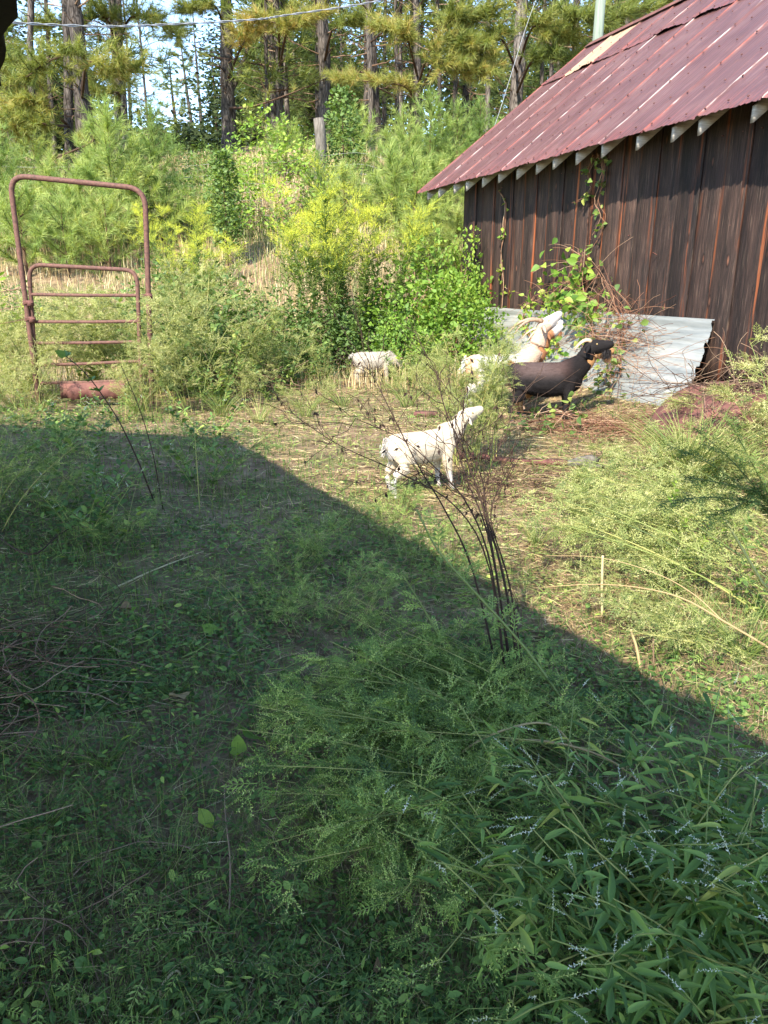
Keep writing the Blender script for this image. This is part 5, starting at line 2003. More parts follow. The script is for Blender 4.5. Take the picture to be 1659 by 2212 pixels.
for i, (x, yb, yt, k) in enumerate([(1003, 1012, 655, 0), (1035, 1020, 665, 1), (1062, 1000, 700, 0), (982, 1000, 720, 1), (1022, 1035, 790, 0), (1020, 985, 650, 1)]):
    b, s = base(x, yb, yt, 1.4)
    put(RG[k], 'tall_weed', gw, 'weed', b, i * 1.1, (s, s, s), 'weeds before the goats')
gw = 'low feathery weed in the middle distance between the bare path and the vine mound'
for i, (x, yb, yt, k) in enumerate([(880, 850, 780, 1), (930, 860, 790, 2), (960, 850, 770, 3), (840, 850, 810, 0), (910, 840, 740, 0), (700, 870, 820, 2), (640, 880, 820, 1)]):
    b, s = base(x, yb, yt, 1.08)
    put(RW[k], 'low_weed', gw, 'weed', b, i * 1.1, (max(.35, s), max(.35, s), s), 'low weeds of the middle distance')
r = np.random.default_rng(70)
gw = 'sprawling yellow green ragweed in the sun at the right side of the yard'
for i, (x, yb, k, a, s) in enumerate([(1480, 1150, 0, 2.9, .8), (1560, 1130, 1, 3.1, .9), (1640, 1120, 2, 2.8, 1.0), (1430, 1230, 1, 3.3, .8), (1530, 1250, 2, 3.0, .85), (1620, 1230, 0, 2.7, .95), (1480, 1330, 2, 3.2, .6), (1600, 1340, 0, 3.0, .8), (1680, 1320, 1, 2.8, .9), (1700, 1200, 1, 2.9, 1.0),
                                      (1380, 1130, 0, 3.0, .65), (1450, 1060, 1, 2.8, .75), (1650, 1030, 2, 2.7, 1.0), (1720, 1060, 0, 2.9, 1.1), (1690, 960, 1, 2.6, 1.1), (1760, 1260, 2, 3.0, 1.0), (1640, 1430, 0, 3.0, .55), (1550, 1180, 2, 2.2, .7), (1370, 1000, 1, 3.0, .5), (1420, 1290, 1, 3.0, .5)]):
    if i % 4 == 3:
        put(LW[i % 3], 'leafy_weed', 'leafy weed among the sprawling ragweeds at the right side of the yard', 'weed', G(x, yb), a, s * .55, 'leafy weeds at the right side', (r.normal(0, .2), -.5))
    else:
        put(RF[k], 'sprawling_weed', gw, 'weed', G(x, yb), a, s * r.uniform(.75, 1.1), 'ragweeds at the right side')
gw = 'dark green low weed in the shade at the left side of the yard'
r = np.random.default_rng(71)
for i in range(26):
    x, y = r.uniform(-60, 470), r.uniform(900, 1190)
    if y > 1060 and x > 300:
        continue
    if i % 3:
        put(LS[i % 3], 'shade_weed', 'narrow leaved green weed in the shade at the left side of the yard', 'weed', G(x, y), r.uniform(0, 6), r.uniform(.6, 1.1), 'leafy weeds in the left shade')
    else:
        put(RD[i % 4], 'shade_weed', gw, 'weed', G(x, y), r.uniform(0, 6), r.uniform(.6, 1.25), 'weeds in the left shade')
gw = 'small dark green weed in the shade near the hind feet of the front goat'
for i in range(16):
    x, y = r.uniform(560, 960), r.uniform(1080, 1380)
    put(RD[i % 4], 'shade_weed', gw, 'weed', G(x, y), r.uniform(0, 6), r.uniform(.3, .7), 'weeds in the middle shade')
put(LW[1], 'leafy_weed', 'leafy weed standing before the hidden head of the small far goat', 'weed', G(868, 838), .3, .62)
put(LW[0], 'leafy_weed', 'bright leafy weed just right of the small far goat', 'weed', G(893, 832), 1.3, .75)
gw = 'tall feathery yellow green weed at the right edge beside the rusty drum'
for i, (x, yb, yt, k) in enumerate([(1665, 1010, 800, 0), (1715, 1060, 740, 1), (1640, 1090, 930, 2), (1740, 960, 780, 3)]):
    b, s = base(x, yb, yt, 1.08)
    put(RW[k], 'tall_weed', gw, 'weed', b, i * 1.7, s, 'tall weeds at the right edge')
gw = 'arching tuft of yellow green grass in the sunny part of the yard'
for i, (x, y, s) in enumerate([(1470, 1040, 1.1), (1495, 1050, 1.2), (1520, 1045, 1.0), (1450, 1060, .9), (880, 880, .7), (1330, 1080, .5), (1250, 1120, .45), (1380, 1180, .5), (1160, 1180, .4), (740, 880, .6), (660, 900, .6), (560, 915, .6), (480, 900, .7), (1600, 1420, .5), (1500, 1400, .4), (1280, 1060, .5), (300, 890, .8), (30, 880, .8), (-20, 890, .9), (90, 890, .6)]):
    put(TG[i % 3], 'grass_tuft', gw, 'grass', G(x, y), i * 1.9, s, 'grass tufts in the sun')
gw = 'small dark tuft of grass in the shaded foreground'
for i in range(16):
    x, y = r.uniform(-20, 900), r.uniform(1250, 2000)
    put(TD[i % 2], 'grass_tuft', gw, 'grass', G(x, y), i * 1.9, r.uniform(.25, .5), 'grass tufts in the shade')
# the collapsed ragweed clump in the foreground
RC = [ragweed(440 + k, .95, 6, 12, 'ragd', True, .36, 1.0, .095, .095, .10, rper=9, lper=3, bend=.22, rad=.0035, aim=0.0, up=.42) for k in range(3)]
gw = 'collapsed feathery ragweed clump in the shaded foreground, stems fallen towards the left'
for i, (x, yb, k, a, s) in enumerate([(1230, 1640, 0, 3.1, .85), (1180, 1560, 1, 2.9, .8), (1260, 1720, 2, 3.3, .9), (1120, 1680, 1, 3.5, .75), (1300, 1580, 0, 2.8, .75), (1150, 1780, 2, 3.6, .7), (1380, 1650, 1, 3.0, .8), (1000, 1640, 0, 3.0, .6), (950, 1740, 2, 3.7, .55), (1050, 1560, 1, 2.6, .6), (1200, 1480, 2, 2.8, .5)]):
    put(RC[k], 'fallen_ragweed', gw, 'weed', G(x, yb), a, s, 'fallen ragweeds of the foreground')

# ------------------------------------------------------------------ vines on the barn wall
def vine(name, label, path, leaf_n, lsize, spread, seed, mat='green', tl=(.3, .95), twigs=14, cat='vine', group=None, twl=.35, parts=True, hang=.3):
    """path: world points; leaves are separate parts"""
    r = np.random.default_rng(seed)
    path = resamp(path, 26)
    b = path[0].copy()
    t = thing(name, label, cat, b, 0, 1, group)
    a = Acc()
    nrml = np.array((-.94, -.342, .15))
    for k in range(3):
        tubes(a, path - b + np.cumsum(r.normal(0, .012, path.shape), 0) * .6, np.linspace(.007, .003, 26), 5, r.random())
    tips = []
    for k in range(twigs):
        i = r.integers(1, 26)
        d = nrm(r.normal(size=3) + nrml * .8)
        l = twl * r.uniform(.4, 1.3)
        s = np.linspace(0, 1, 7)
        q = path[i] + d * s[:, None] * l + np.array((0, 0, -hang)) * (s ** 2)[:, None] * l + r.normal(0, .02, (7, 3)) * spread
        tubes(a, q - b, np.linspace(.004, .002, 7), 4, r.random())
        tips.append(q)
    obj('stem', a.mesh('stem', M['stemr']), t)
    allp = np.concatenate(tips + [path])
    ms = []
    for k in range(5):
        q = Acc()
        T = leafshape(r.uniform(.28, .36), 6, r.uniform(-.3, -.05), .15)
        q.add(T[0], [np.array(T[1][0])], tl[0] + (tl[1] - tl[0]) * k / 4)
        ms.append(q.mesh('leaf', M[mat], True))
    for k in range(leaf_n):
        p = allp[r.integers(0, len(allp))] + r.normal(0, spread * .25, 3)
        d = nrm(r.normal(size=3) * (1, 1, .6) + np.array((0, 0, -.35)) + nrml * .2)
        up = nrm(nrml + r.normal(0, .6, 3))
        R_ = frames(d[None], up[None])[0]
        o = obj('leaf', ms[r.integers(0, 5)], t)
        Mx = Matrix([[*R_[i], 0] for i in range(3)] + [[0, 0, 0, 1]])
        o.matrix_local = Matrix.Translation(Vector(p - b)) @ Mx @ Matrix.Scale(lsize * r.uniform(.55, 1.25), 4)
    return t


def wallp(x, y, out=.04):
    """point on (or just off) the barn wall seen at a photograph point"""
    a, b_ = ray(x, y)
    k = (DW - out) / (.94 * a + .342)
    return np.array((a * k, k, CAMH + b_ * k))


vine('hanging_vine', 'thin vine with small pale leaves hanging near the far end of the wall', [wallp(1078, 412), wallp(1092, 440), wallp(1090, 500), wallp(1083, 560), wallp(1088, 620), wallp(1082, 700)], 60, .085, .05, 1, 'lime', (.3, 1.0), 8, twl=.15)
vine('hanging_vine', 'vine with larger leaves hanging from the eave above the vine heap', [wallp(1290, 330, .1), wallp(1305, 360, .08), wallp(1300, 400, .06), wallp(1290, 440), wallp(1305, 475), wallp(1290, 520)], 46, .12, .07, 2, 'green', (.35, .9), 10, twl=.22)
vine('hanging_vine', 'short vine shoot curling left below the eave beside the larger leaved vine', [wallp(1283, 335, .1), wallp(1270, 372, .08), wallp(1274, 410, .08), wallp(1262, 432, .1), wallp(1240, 437, .14)], 26, .09, .04, 3, 'green', (.4, .95), 4, twl=.1)
h0 = [wallp(1290, 860, .75), wallp(1270, 800, .62), wallp(1280, 730, .5), wallp(1262, 660, .35), wallp(1250, 600, .2), wallp(1255, 540, .12)]
vine('vine_heap', 'heap of leafy vine on reddish stems piled against the wall above the black goat', h0, 290, .14, .34, 4, 'lime', (.1, .85), 70, twl=.62)
h1 = [wallp(1210, 760, .6), wallp(1190, 700, .5), wallp(1200, 650, .4), wallp(1225, 610, .3)]
vine('vine_spray', 'pale leafy vine spray left of the vine heap, above the raised horned head', h1, 120, .12, .26, 5, 'lime', (.3, 1.0), 34, twl=.5)
h4 = [wallp(1350, 860, .8), wallp(1340, 780, .65), wallp(1345, 710, .5), wallp(1320, 640, .35), wallp(1290, 580, .15)]
vine('vine_spray', 'sparse leafed vine with many bare reddish stems right of the vine heap', h4, 90, .11, .30, 8, 'green', (.3, 1.0), 60, twl=.8)
h5 = [wallp(1150, 740, .5), wallp(1130, 690, .4), wallp(1150, 650, .3), wallp(1180, 625, .2)]
vine('vine_spray', 'small pale leafy vine spray lowest on the left, against the top of the metal sheet', h5, 70, .10, .26, 9, 'lime', (.3, 1.0), 24, twl=.5)
h2 = [wallp(1340, 790, .9), wallp(1325, 770, .85), wallp(1310, 810, .9), wallp(1320, 850, 1.0)]
vine('vine_spray', 'dark green vine leaves hanging in front of the black goat muzzle', h2, 42, .12, .2, 6, 'green', (.4, .95), 16, twl=.4)
h3 = [np.array(gp(1.55, 8.15, .05)), np.array(gp(1.75, 8.0, .18)), np.array(gp(2.1, 8.05, .22)), np.array(gp(2.3, 8.3, .1))]
vine('vine_spray', 'low rounded leaves of vine lying at the feet of the black goat', h3, 60, .10, .24, 7, 'green', (.4, .95), 24, twl=.4)


def tangle(name, label, c, size, n, ln, seed, mat='stemr', rad=.003, flat=1.0, cat='dry vines', surf=False):
    r = np.random.default_rng(seed)
    a = Acc()
    K = 9
    p = np.zeros((n, K, 3))
    if surf:
        th = r.uniform(.15, 2.9, n)
        q = np.stack([r.uniform(-1, 1, n), np.cos(th), np.sin(th)], -1) * np.array(size)
    else:
        q = r.normal(0, .45, (n, 3)) * np.array(size)
    d = rdir(n, -.5, .5, r)
    w_ = rdir(n, -.5, .5, r) * .55
    p[:, 0] = q
    for k in range(1, K):
        d = nrm(d + w_ * .6 + r.normal(0, .18, (n, 3)))
        p[:, k] = p[:, k - 1] + d * (ln / K) * np.array((1, 1, flat))
    P_ = p + np.array(c)
    if surf:
        rr = P_ - np.array(c)
        m = np.sqrt((rr[..., 1] / size[1]) ** 2 + (rr[..., 2] / size[2]) ** 2)
        k = np.maximum(m, 1.03)[..., None]
        P_[..., 1:] = np.array(c)[1:] + rr[..., 1:] / m[..., None] * k
    z = zt(P_[..., 0], P_[..., 1])
    P_[..., 2] = np.maximum(P_[..., 2], z + .01)
    tubes(a, P_ - np.array(c), rad, 3, r.random(n))
    o = obj(name, a.mesh(name, M[mat]), kind='stuff', loc=c)
    return tag(o, label, cat)


c = wallp(1345, 720, .55)
tangle('dry_vine_tangle', 'tangle of bare reddish vine stems spilling over the top of the metal sheet', c, (.55, .5, .30), 150, .9, 1)
c = G(1330, 930)
tangle('dry_vine_litter', 'bare reddish vine stems lying in front of the metal sheet', c + (0, 0, .06), (1.1, .7, .10), 260, .7, 2, flat=.35)
c = wallp(1400, 800, .95)
tangle('loose_vines', 'thin dry vines hanging before the bare metal sheet', c, (.5, .4, .35), 50, 1.0, 3, rad=.0025)
c = np.array(bpy.data.objects['rusty_tank'].location)
tangle('tank_vines', 'net of dry brown vines lying over the rusty drum', c + (0, 0, 0), (.62, .62, .50), 170, .8, 4, 'stemb', .0035, surf=True)
tangle('dark_brush', 'dark dry brush tangled under the weeds left of the small far goat', G(520, 850) + (0, 0, .2), (.9, .5, .22), 160, .7, 5, 'stemb', .004)
tangle('left_brush', 'dark brown dry vines piled on the ground at the left edge of the foreground', G(-10, 1500) + (0, 0, .05), (.30, .8, .05), 170, .6, 6, 'stemb', .0022, .3)
tangle('near_brush', 'brown curling stems over the ground at the lower left', G(160, 2080) + (0, 0, .03), (.30, .25, .03), 60, .45, 7, 'stemb', .0018, .25)
tangle('goat_brush', 'dark stems and cut brush on the ground below the front white goat', G(1150, 1050) + (0, 0, .03), (.6, .5, .03), 110, .5, 8, 'stemb', .003, .25)

# ------------------------------------------------------------------ ground cover
r = np.random.default_rng(21)


def wedge(n, y0, y1, xr=.64, pad=.5, pw=1.0):
    u = r.random(n)
    y = y0 * (y1 / y0) ** (u ** pw)
    x = r.uniform(-1, 1, n) * (xr * y + pad)
    d = .94 * x + .342 * y
    k = d < 6.7
    return x[k], y[k]


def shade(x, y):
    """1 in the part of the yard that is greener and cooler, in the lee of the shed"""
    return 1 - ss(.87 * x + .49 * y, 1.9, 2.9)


def straw(n, y0, y1, ln, wk, lift, keep, matn, t0, t1, name, label, pw=1.0, flat=.12):
    x, y = wedge(n, y0, y1, pw=pw)
    k = r.random(len(x)) < keep(x, y)
    x, y = x[k], y[k]
    n = len(x)
    a = r.uniform(0, 2 * math.pi, n)
    L = r.uniform(*ln, n)
    bend = r.normal(0, .5, n)
    s = np.array((0, .5, 1.0))
    dx = np.stack([np.cos(a + bend * (q - .5)) for q in s], 1)
    dy = np.stack([np.sin(a + bend * (q - .5)) for q in s], 1)
    px = x[:, None] + dx * s * L[:, None]
    py = y[:, None] + dy * s * L[:, None]
    z0 = r.random(n) ** 2 * lift
    tl_ = r.normal(0, flat, n) * L
    pz = zt(px, py) + .006 + z0[:, None] + np.abs(tl_[:, None] * (s - .2))
    w_ = np.maximum(.0016, wk * y) * r.uniform(.6, 1.3, n)
    sd = nrm(np.stack([-np.sin(a), np.cos(a), r.normal(0, .5, n)], -1))
    A = Acc()
    ribbon(A, np.stack([px, py, pz], -1), w_[:, None] * np.array((.8, 1, .25)), sd, r.uniform(t0, t1, n))
    return tag(obj(name, A.mesh(name, M[matn]), kind='stuff'), label, 'ground litter')


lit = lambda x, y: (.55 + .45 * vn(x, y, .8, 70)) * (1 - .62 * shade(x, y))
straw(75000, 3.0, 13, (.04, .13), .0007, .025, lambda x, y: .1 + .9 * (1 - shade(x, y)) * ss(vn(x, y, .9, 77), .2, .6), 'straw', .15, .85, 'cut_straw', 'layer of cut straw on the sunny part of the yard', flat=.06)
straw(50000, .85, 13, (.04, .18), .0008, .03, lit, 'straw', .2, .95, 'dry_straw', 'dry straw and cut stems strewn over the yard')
straw(20000, .85, 12, (.04, .14), .0012, .02, lambda x, y: .2 + .35 * vn(x, y, .9, 76), 'stemb', .2, 1.0, 'dead_twigs', 'fine dead brown twigs scattered on the ground')
straw(30000, .85, 13, (.05, .16), .0012, .05, lambda x, y: .25 + .75 * vn(x, y, 1.1, 71), 'grass', .35, 1.0, 'cut_grass', 'flattened pale green grass and cut weeds', flat=.3)

# upright grass
def grass(n, y0, y1, h, wk, keep, matn, t0, t1, name, label, cat='grass', xr=.64, lean=.35, pos=None):
    x, y = wedge(n, y0, y1, xr) if pos is None else pos
    k = r.random(len(x)) < keep(x, y)
    x, y = x[k], y[k]
    n = len(x)
    a = r.uniform(0, 2 * math.pi, n)
    H = r.uniform(*h, n) * (.6 + .8 * vn(x, y, .6, 72))
    z = zt(x, y)
    s = np.array((0, .5, 1.0))
    l = np.abs(r.normal(0, lean, n))[:, None] * H[:, None]
    px = x[:, None] + np.cos(a)[:, None] * l * s ** 2
    py = y[:, None] + np.sin(a)[:, None] * l * s ** 2
    pz = z[:, None] - .01 + H[:, None] * (s - .25 * s * s * np.minimum(1, l / H[:, None]))
    w_ = np.maximum(.0022, wk * y) * r.uniform(.6, 1.3, n)
    b_ = a + r.normal(0, .8, n) + 1.57
    sd = np.stack([np.cos(b_), np.sin(b_), 0 * a], -1)
    A = Acc()
    ribbon(A, np.stack([px, py, pz], -1), w_[:, None] * np.array((1, .8, .12)), sd, r.uniform(t0, t1, n))
    return tag(obj(name, A.mesh(name, M[matn]), kind='stuff'), label, cat)


grass(62000, .85, 13, (.03, .13), .0010, lambda x, y: .25 + .75 * vn(x, y, .7, 73) * (1 - .45 * ss(.87 * x + .49 * y, 2.3, 3.2) * ss(y, 4, 6)), 'grass', 0, .75, 'short_grass', 'short green grass in the yard')
xb = r.uniform(-17, 4.5, 60000)
yb = 11.5 + 20 * r.random(60000) ** 1.3
m = (.94 * xb + .342 * yb < 6.6) | (yb > 18.5)
grass(0, 0, 0, (.16, .45), .0008, lambda x, y: .35 + .65 * vn(x, y, 1.5, 74), 'straw', .25, 1.0, 'bank_grass', 'dry tan grass on the bank', pos=(xb[m], yb[m]))
xb = r.uniform(-17, 6.5, 45000)
yb = 12.5 + 20 * r.random(45000)
m = (.94 * xb + .342 * yb < 6.6) | (yb > 18.5)
grass(0, 0, 0, (.15, .55), .0009, lambda x, y: ss(vn(x, y, 1.2, 75), .35, .7) * (.3 + .7 * ss(y, 15, 21)), 'grass', .3, 1.0, 'bank_weeds', 'pale green grass and weeds on the bank', 'weeds', pos=(xb[m], yb[m]))

# small round and pointed ground leaves
def carpet(n, y0, y1, size, keep, matn, t0, t1, name, label, hz, T):
    x, y = wedge(n, y0, y1)
    k = r.random(len(x)) < keep(x, y)
    x, y = x[k], y[k]
    n = len(x)
    z = zt(x, y) + .008 + r.random(n) * hz
    A = Acc()
    d = nrm(rdir(n, -.25, .35, r))
    up = nrm(np.array((0, 0, 1.0)) + r.normal(0, .4, (n, 3)))
    scatter(A, T, np.stack([x, y, z], -1), d, np.maximum(r.uniform(*size, n), .0028 * y), r.uniform(t0, t1, n), r, up, roll=False)
    return tag(obj(name, A.mesh(name, M[matn]), kind='stuff'), label, 'ground cover')


RND = leafshape(.42, 4, -.1, .06, base=.8)
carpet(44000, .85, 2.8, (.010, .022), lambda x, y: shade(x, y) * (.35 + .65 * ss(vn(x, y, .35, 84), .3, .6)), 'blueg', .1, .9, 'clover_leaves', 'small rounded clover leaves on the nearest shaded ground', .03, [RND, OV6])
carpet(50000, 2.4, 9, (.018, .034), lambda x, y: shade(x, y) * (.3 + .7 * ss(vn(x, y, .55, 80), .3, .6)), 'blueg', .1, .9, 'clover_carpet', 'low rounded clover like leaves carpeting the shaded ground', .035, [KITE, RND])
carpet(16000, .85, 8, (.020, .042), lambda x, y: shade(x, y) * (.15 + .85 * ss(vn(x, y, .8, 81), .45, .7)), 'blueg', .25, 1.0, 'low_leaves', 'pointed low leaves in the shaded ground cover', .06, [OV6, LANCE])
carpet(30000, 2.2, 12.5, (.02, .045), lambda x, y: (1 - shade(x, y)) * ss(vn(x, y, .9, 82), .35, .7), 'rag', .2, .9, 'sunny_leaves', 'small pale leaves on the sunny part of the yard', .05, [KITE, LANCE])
x, y = wedge(5200, 1.0, 12.8)
k = r.random(len(x)) < ss(vn(x, y, .9, 83), .40, .68)
x, y = x[k], y[k]
A = Acc()
scatter(A, PINNL, np.stack([x, y, zt(x, y) + r.random(len(x)) * .07 + .01], -1), rdir(len(x), -.1, .4, r), np.maximum(.05, .009 * y) * r.uniform(.7, 1.3, len(x)), r.uniform(.1, .9, len(x)), r, roll=False)
tag(obj('cut_foliage', A.mesh('cut_foliage', M['ragd']), kind='stuff'), 'lobed leaves of cut weeds lying about the yard', 'ground cover')

# ------------------------------------------------------------------ smartweed in the lower right corner
r = np.random.default_rng(33)
lm = []
for k in range(6):
    T = leafshape(r.uniform(.065, .09), 8, r.uniform(-.5, -.1), .32)
    q = Acc()
    q.add(T[0], [np.array(T[1][0])], .2 + .13 * k)
    lm.append(q.mesh('leaf', M['smart'], True))
spots = [(1180, 1760), (1260, 1830), (1350, 1760), (1450, 1800), (1550, 1780), (1640, 1850), (1240, 1960), (1350, 1930), (1460, 1960), (1570, 1960), (1300, 2080), (1420, 2100), (1540, 2110), (1650, 2060), (1480, 1700), (1610, 1720)]
for i, (x, yb) in enumerate(spots):
    b = G(x, yb + 130)
    t = thing('smartweed', 'smartweed plant with long narrow leaves and white bead flowers, lower right corner', 'weed', b, 0, 1, 'smartweeds of the foreground')
    S_, A, Bl = Acc(), Acc(), Acc()
    n = 7
    st = stalks(r, n, .10, .42, .55, 9, .35)
    tubes(S_, st, np.linspace(.0032, .0015, 9)[None], 5, r.uniform(.2, .8, n))
    for j in range(18):
        k = r.integers(0, n)
        q = r.integers(1, 8)
        az = r.uniform(0, 6.28)
        d = nrm(np.array((math.cos(az), math.sin(az), r.uniform(-.1, .5))))
        up = nrm(np.array((0, -.15, 1.0)) + r.normal(0, .4, 3))
        R_ = frames(d[None], up[None])[0]
        o = obj('leaf', lm[r.integers(0, 6)], t)
        Mx = Matrix([[*R_[ii], 0] for ii in range(3)] + [[0, 0, 0, 1]])
        o.matrix_local = Matrix.Translation(Vector(st[k, q])) @ Mx @ Matrix.Scale(r.uniform(.06, .115), 4)
    m = 120
    k, q = r.integers(0, n, m), r.integers(0, 8, m)
    scatter(Bl, [LANCEB], st[k, q] + r.normal(0, .035, (m, 3)), nrm(rdir(m, -.3, .5, r)), r.uniform(.04, .09, m), r.uniform(.1, .9, m), r, roll=False)
    m = 12
    k, q = r.integers(0, n, m), r.integers(5, 9, m)
    ff = r.random((m, 1))
    pp = st[k, q]
    dd = nrm(rdir(m, .0, .8, r))
    for e in range(m):
        s = np.linspace(0, 1, 4)[:, None]
        tubes(S_, pp[e] + dd[e] * s * .05, .0009, 3, .5)
    scatter(A, RACEW, pp + dd * .05, dd, r.uniform(.04, .07, m), r.uniform(.3, 1, m), r, roll=False)
    obj('stem', S_.mesh('stem', M['stemg']), t)
    obj('small_leaves', Bl.mesh('small_leaves', M['smart']), t, 'stuff')
    obj('flower_spikes', A.mesh('flower_spikes', M['seed']), t, 'stuff')

# ------------------------------------------------------------------ stems, sticks and fallen leaves
def Pg(x, y, dY=0.0, Yb=None):
    return P(x, y, (G(x, y)[1] if Yb is None else Yb) + dY)


r = np.random.default_rng(50)
b = G(1112, 1500)
dw = thing('dead_weed', 'tall bare dead weed with dark branching stems between the camera and the front white goat', 'dead weed', b)
def dstem(pts, Y0, Y1, rad, tw=8, twl=.28, seedk=0):
    rr = np.random.default_rng(900 + seedk)
    n = len(pts)
    w_ = [P(x, y, Y0 + (Y1 - Y0) * k / (n - 1)) for k, (x, y) in enumerate(pts)]
    if Y0 < 2.8:
        w_[0][2] = float(zt(w_[0][0], w_[0][1])) - .02
    c = resamp(w_, 22)
    a = Acc()
    tubes(a, c - b, np.linspace(rad, rad * .3, 22) * (1 + .15 * (np.arange(22) % 5 == 0)), 6, .12)
    for k in range(tw):
        i = rr.integers(7, 22)
        d = nrm(nrm(c[min(i + 1, 21)] - c[i - 1]) * .9 + rr.normal(0, .55, 3))
        l = twl * rr.uniform(.35, 1.2)
        s = np.linspace(0, 1, 6)
        q = c[i] + d * s[:, None] * l + rr.normal(0, .006, (6, 3)) + np.array((0, 0, .12)) * (s ** 2)[:, None] * l
        tubes(a, q - b, np.linspace(rad * .35, .0009, 6), 4, .15)
        for e in range(rr.integers(0, 4)):
            j = rr.integers(1, 6)
            d2 = nrm(d + rr.normal(0, .7, 3))
            tubes(a, q[j] - b + d2 * np.linspace(0, 1, 3)[:, None] * l * .3, .0011, 3, .2)
        if rr.random() < .5:
            lf = Acc()
            m = 4
            scatter(a, [KITE], q[rr.integers(2, 6, m)] - b, nrm(np.array((0, 0, -1.0)) + rr.normal(0, .4, (m, 3))), rr.uniform(.012, .03, m), .1, rr)
    obj('stem', a.mesh('stem', M['stemb']), dw)


Dd = [([(1110, 1505), (1080, 1290), (1050, 1120), (1005, 985), (960, 880), (945, 800)], 2.66, 3.0, .0052),
      ([(1128, 1490), (1092, 1270), (1052, 1110), (1040, 1030), (1000, 940), (1003, 850)], 2.68, 3.05, .005),
      ([(1100, 1500), (1062, 1230), (1010, 1090), (940, 1010), (870, 950), (770, 905)], 2.64, 2.95, .0042),
      ([(1135, 1480), (1085, 1230), (1045, 1105), (1060, 1010), (1095, 930), (1110, 860)], 2.70, 3.1, .0042),
      ([(1085, 1470), (1020, 1230), (960, 1100), (900, 1000), (830, 860), (800, 800)], 2.72, 3.1, .0045),
      ([(1140, 1470), (1100, 1260), (1060, 1120), (1085, 1040), (1110, 990)], 2.70, 3.0, .004),
      ([(1098, 1460), (1055, 1220), (980, 1090), (860, 1020), (730, 960), (640, 900)], 2.70, 3.3, .004),
      ([(1118, 1460), (1060, 1180), (1010, 1040), (985, 960), (975, 900)], 2.66, 3.0, .004)]
for k, (pts, Y0, Y1, rad) in enumerate(Dd):
    dstem(pts, Y0, Y1, rad, 17, .30, k)


def stick(name, label, pts, rad, mat='stemb', tint=.5, cat='stick', Ys=None, lift=.03, leaves=None, group=None, rt=.5):
    """a single stalk through photograph points lying on the ground (or at given depths)"""
    if Ys is None:
        w_ = np.array([G(x, y) + (0, 0, lift * (1 if 0 < k < len(pts) - 1 else .3)) for k, (x, y) in enumerate(pts)])
    else:
        w_ = np.array([P(x, y, Y) for (x, y), Y in zip(pts, Ys)])
    c = resamp(w_, 18)
    o_ = c[0].copy()
    a = Acc()
    tubes(a, c - o_, np.linspace(rad, rad * rt, 18), 7, tint, True)
    me = a.mesh('stalk', M[mat], True)
    if leaves is None:
        o = obj(name, me, loc=o_)
        return tag(o, label, cat, group)
    t = thing(name, label, cat, o_)
    obj('stem', me, t)
    n, Ts, sz, lmat, rng_ = leaves
    q = r.uniform(rng_[0], rng_[1], n) * 17
    i0 = np.clip(q.astype(int), 0, 16)
    A = Acc()
    tn = nrm(c[i0 + 1] - c[i0])
    scatter(A, Ts, c[i0] - o_, nrm(tn * .5 + rdir(n, -.4, .6, r)), sz * r.uniform(.6, 1.2, n), r.uniform(.3, .8, n), r, roll=False)
    obj('foliage', A.mesh('foliage', M[lmat]), t, 'stuff')
    return t


def rootY(x, y):
    return G(x, y)[1]


y0 = rootY(1240, 1580)
stick('leaning_stalk', 'thick olive stalk with lobed leaves slanting left in front of the dead weed', [(1240, 1580), (1218, 1520), (1143, 1411), (1072, 1329), (1023, 1276), (944, 1186), (900, 1100)], .0065, 'stemg', .35, 'weed', [y0, y0, y0 + .05, y0 + .1, y0 + .15, y0 + .2, y0 + .25], leaves=(46, PINN, .10, 'ragd', (.1, 1)))
y0 = rootY(995, 1490)
stick('leaning_stalk', 'shorter green stalk left of the dead weed, slanting up to the left', [(992, 1488), (940, 1360), (869, 1239)], .006, 'stemg', .3, 'weed', [y0, y0 + .05, y0 + .1], leaves=(22, PINN, .09, 'ragd', (.3, 1)))
stick('yellow_stalk', 'stout yellow green stalk curving in from the lower right over the smartweed', [(1055, 2200), (1110, 2160), (1186, 2090), (1250, 2060)], .0042, 'stemg', .8, 'stalk', [1.27, 1.29, 1.33, 1.36])
y0 = rootY(1655, 1450)
stick('yellow_stalk', 'long pale yellow stalk arching left across the sunny ground at the right', [(1690, 1425), (1655, 1396), (1560, 1340), (1480, 1295), (1398, 1272), (1290, 1262), (1150, 1270)], .0062, 'straw', .55, 'stalk', [y0, y0, y0 + .05, y0 + .1, y0 + .15, y0 + .2, y0 + .25], rt=.2)
stick('yellow_stalk', 'thin pale stalk fanning out above the long arching stalk at the right', [(1560, 1340), (1500, 1285), (1420, 1240), (1300, 1205), (1180, 1200)], .003, 'straw', .6, 'stalk', [y0 + .05, y0 + .1, y0 + .12, y0 + .15, y0 + .2], rt=.3)
g0 = G(1303, 1338)
stick('dry_stub', 'upright dry stalk stub in the sun just above the shadow edge', [(1301, 1335), (1300, 1265), (1302, 1200)], .0065, 'straw', .8, 'stalk', [g0[1], g0[1], g0[1]], rt=.9)
g0 = G(1385, 1455)
stick('dry_stub', 'leaning yellowish stalk stub at the shadow edge right of the upright one', [(1385, 1458), (1375, 1400), (1362, 1360)], .007, 'straw', .7, 'stalk', [g0[1], g0[1], g0[1]], rt=.7)
g0 = G(1412, 1450)
stick('dry_stub', 'thin dark stub beside the leaning yellowish stub', [(1412, 1450), (1411, 1380)], .004, 'stemb', .7, 'stalk', [g0[1], g0[1]], rt=.8)
stick('fallen_stick', 'pale broken stick lying on the shaded ground left of centre', [(250, 1275), (340, 1240), (440, 1195)], .006, 'straw', .8)
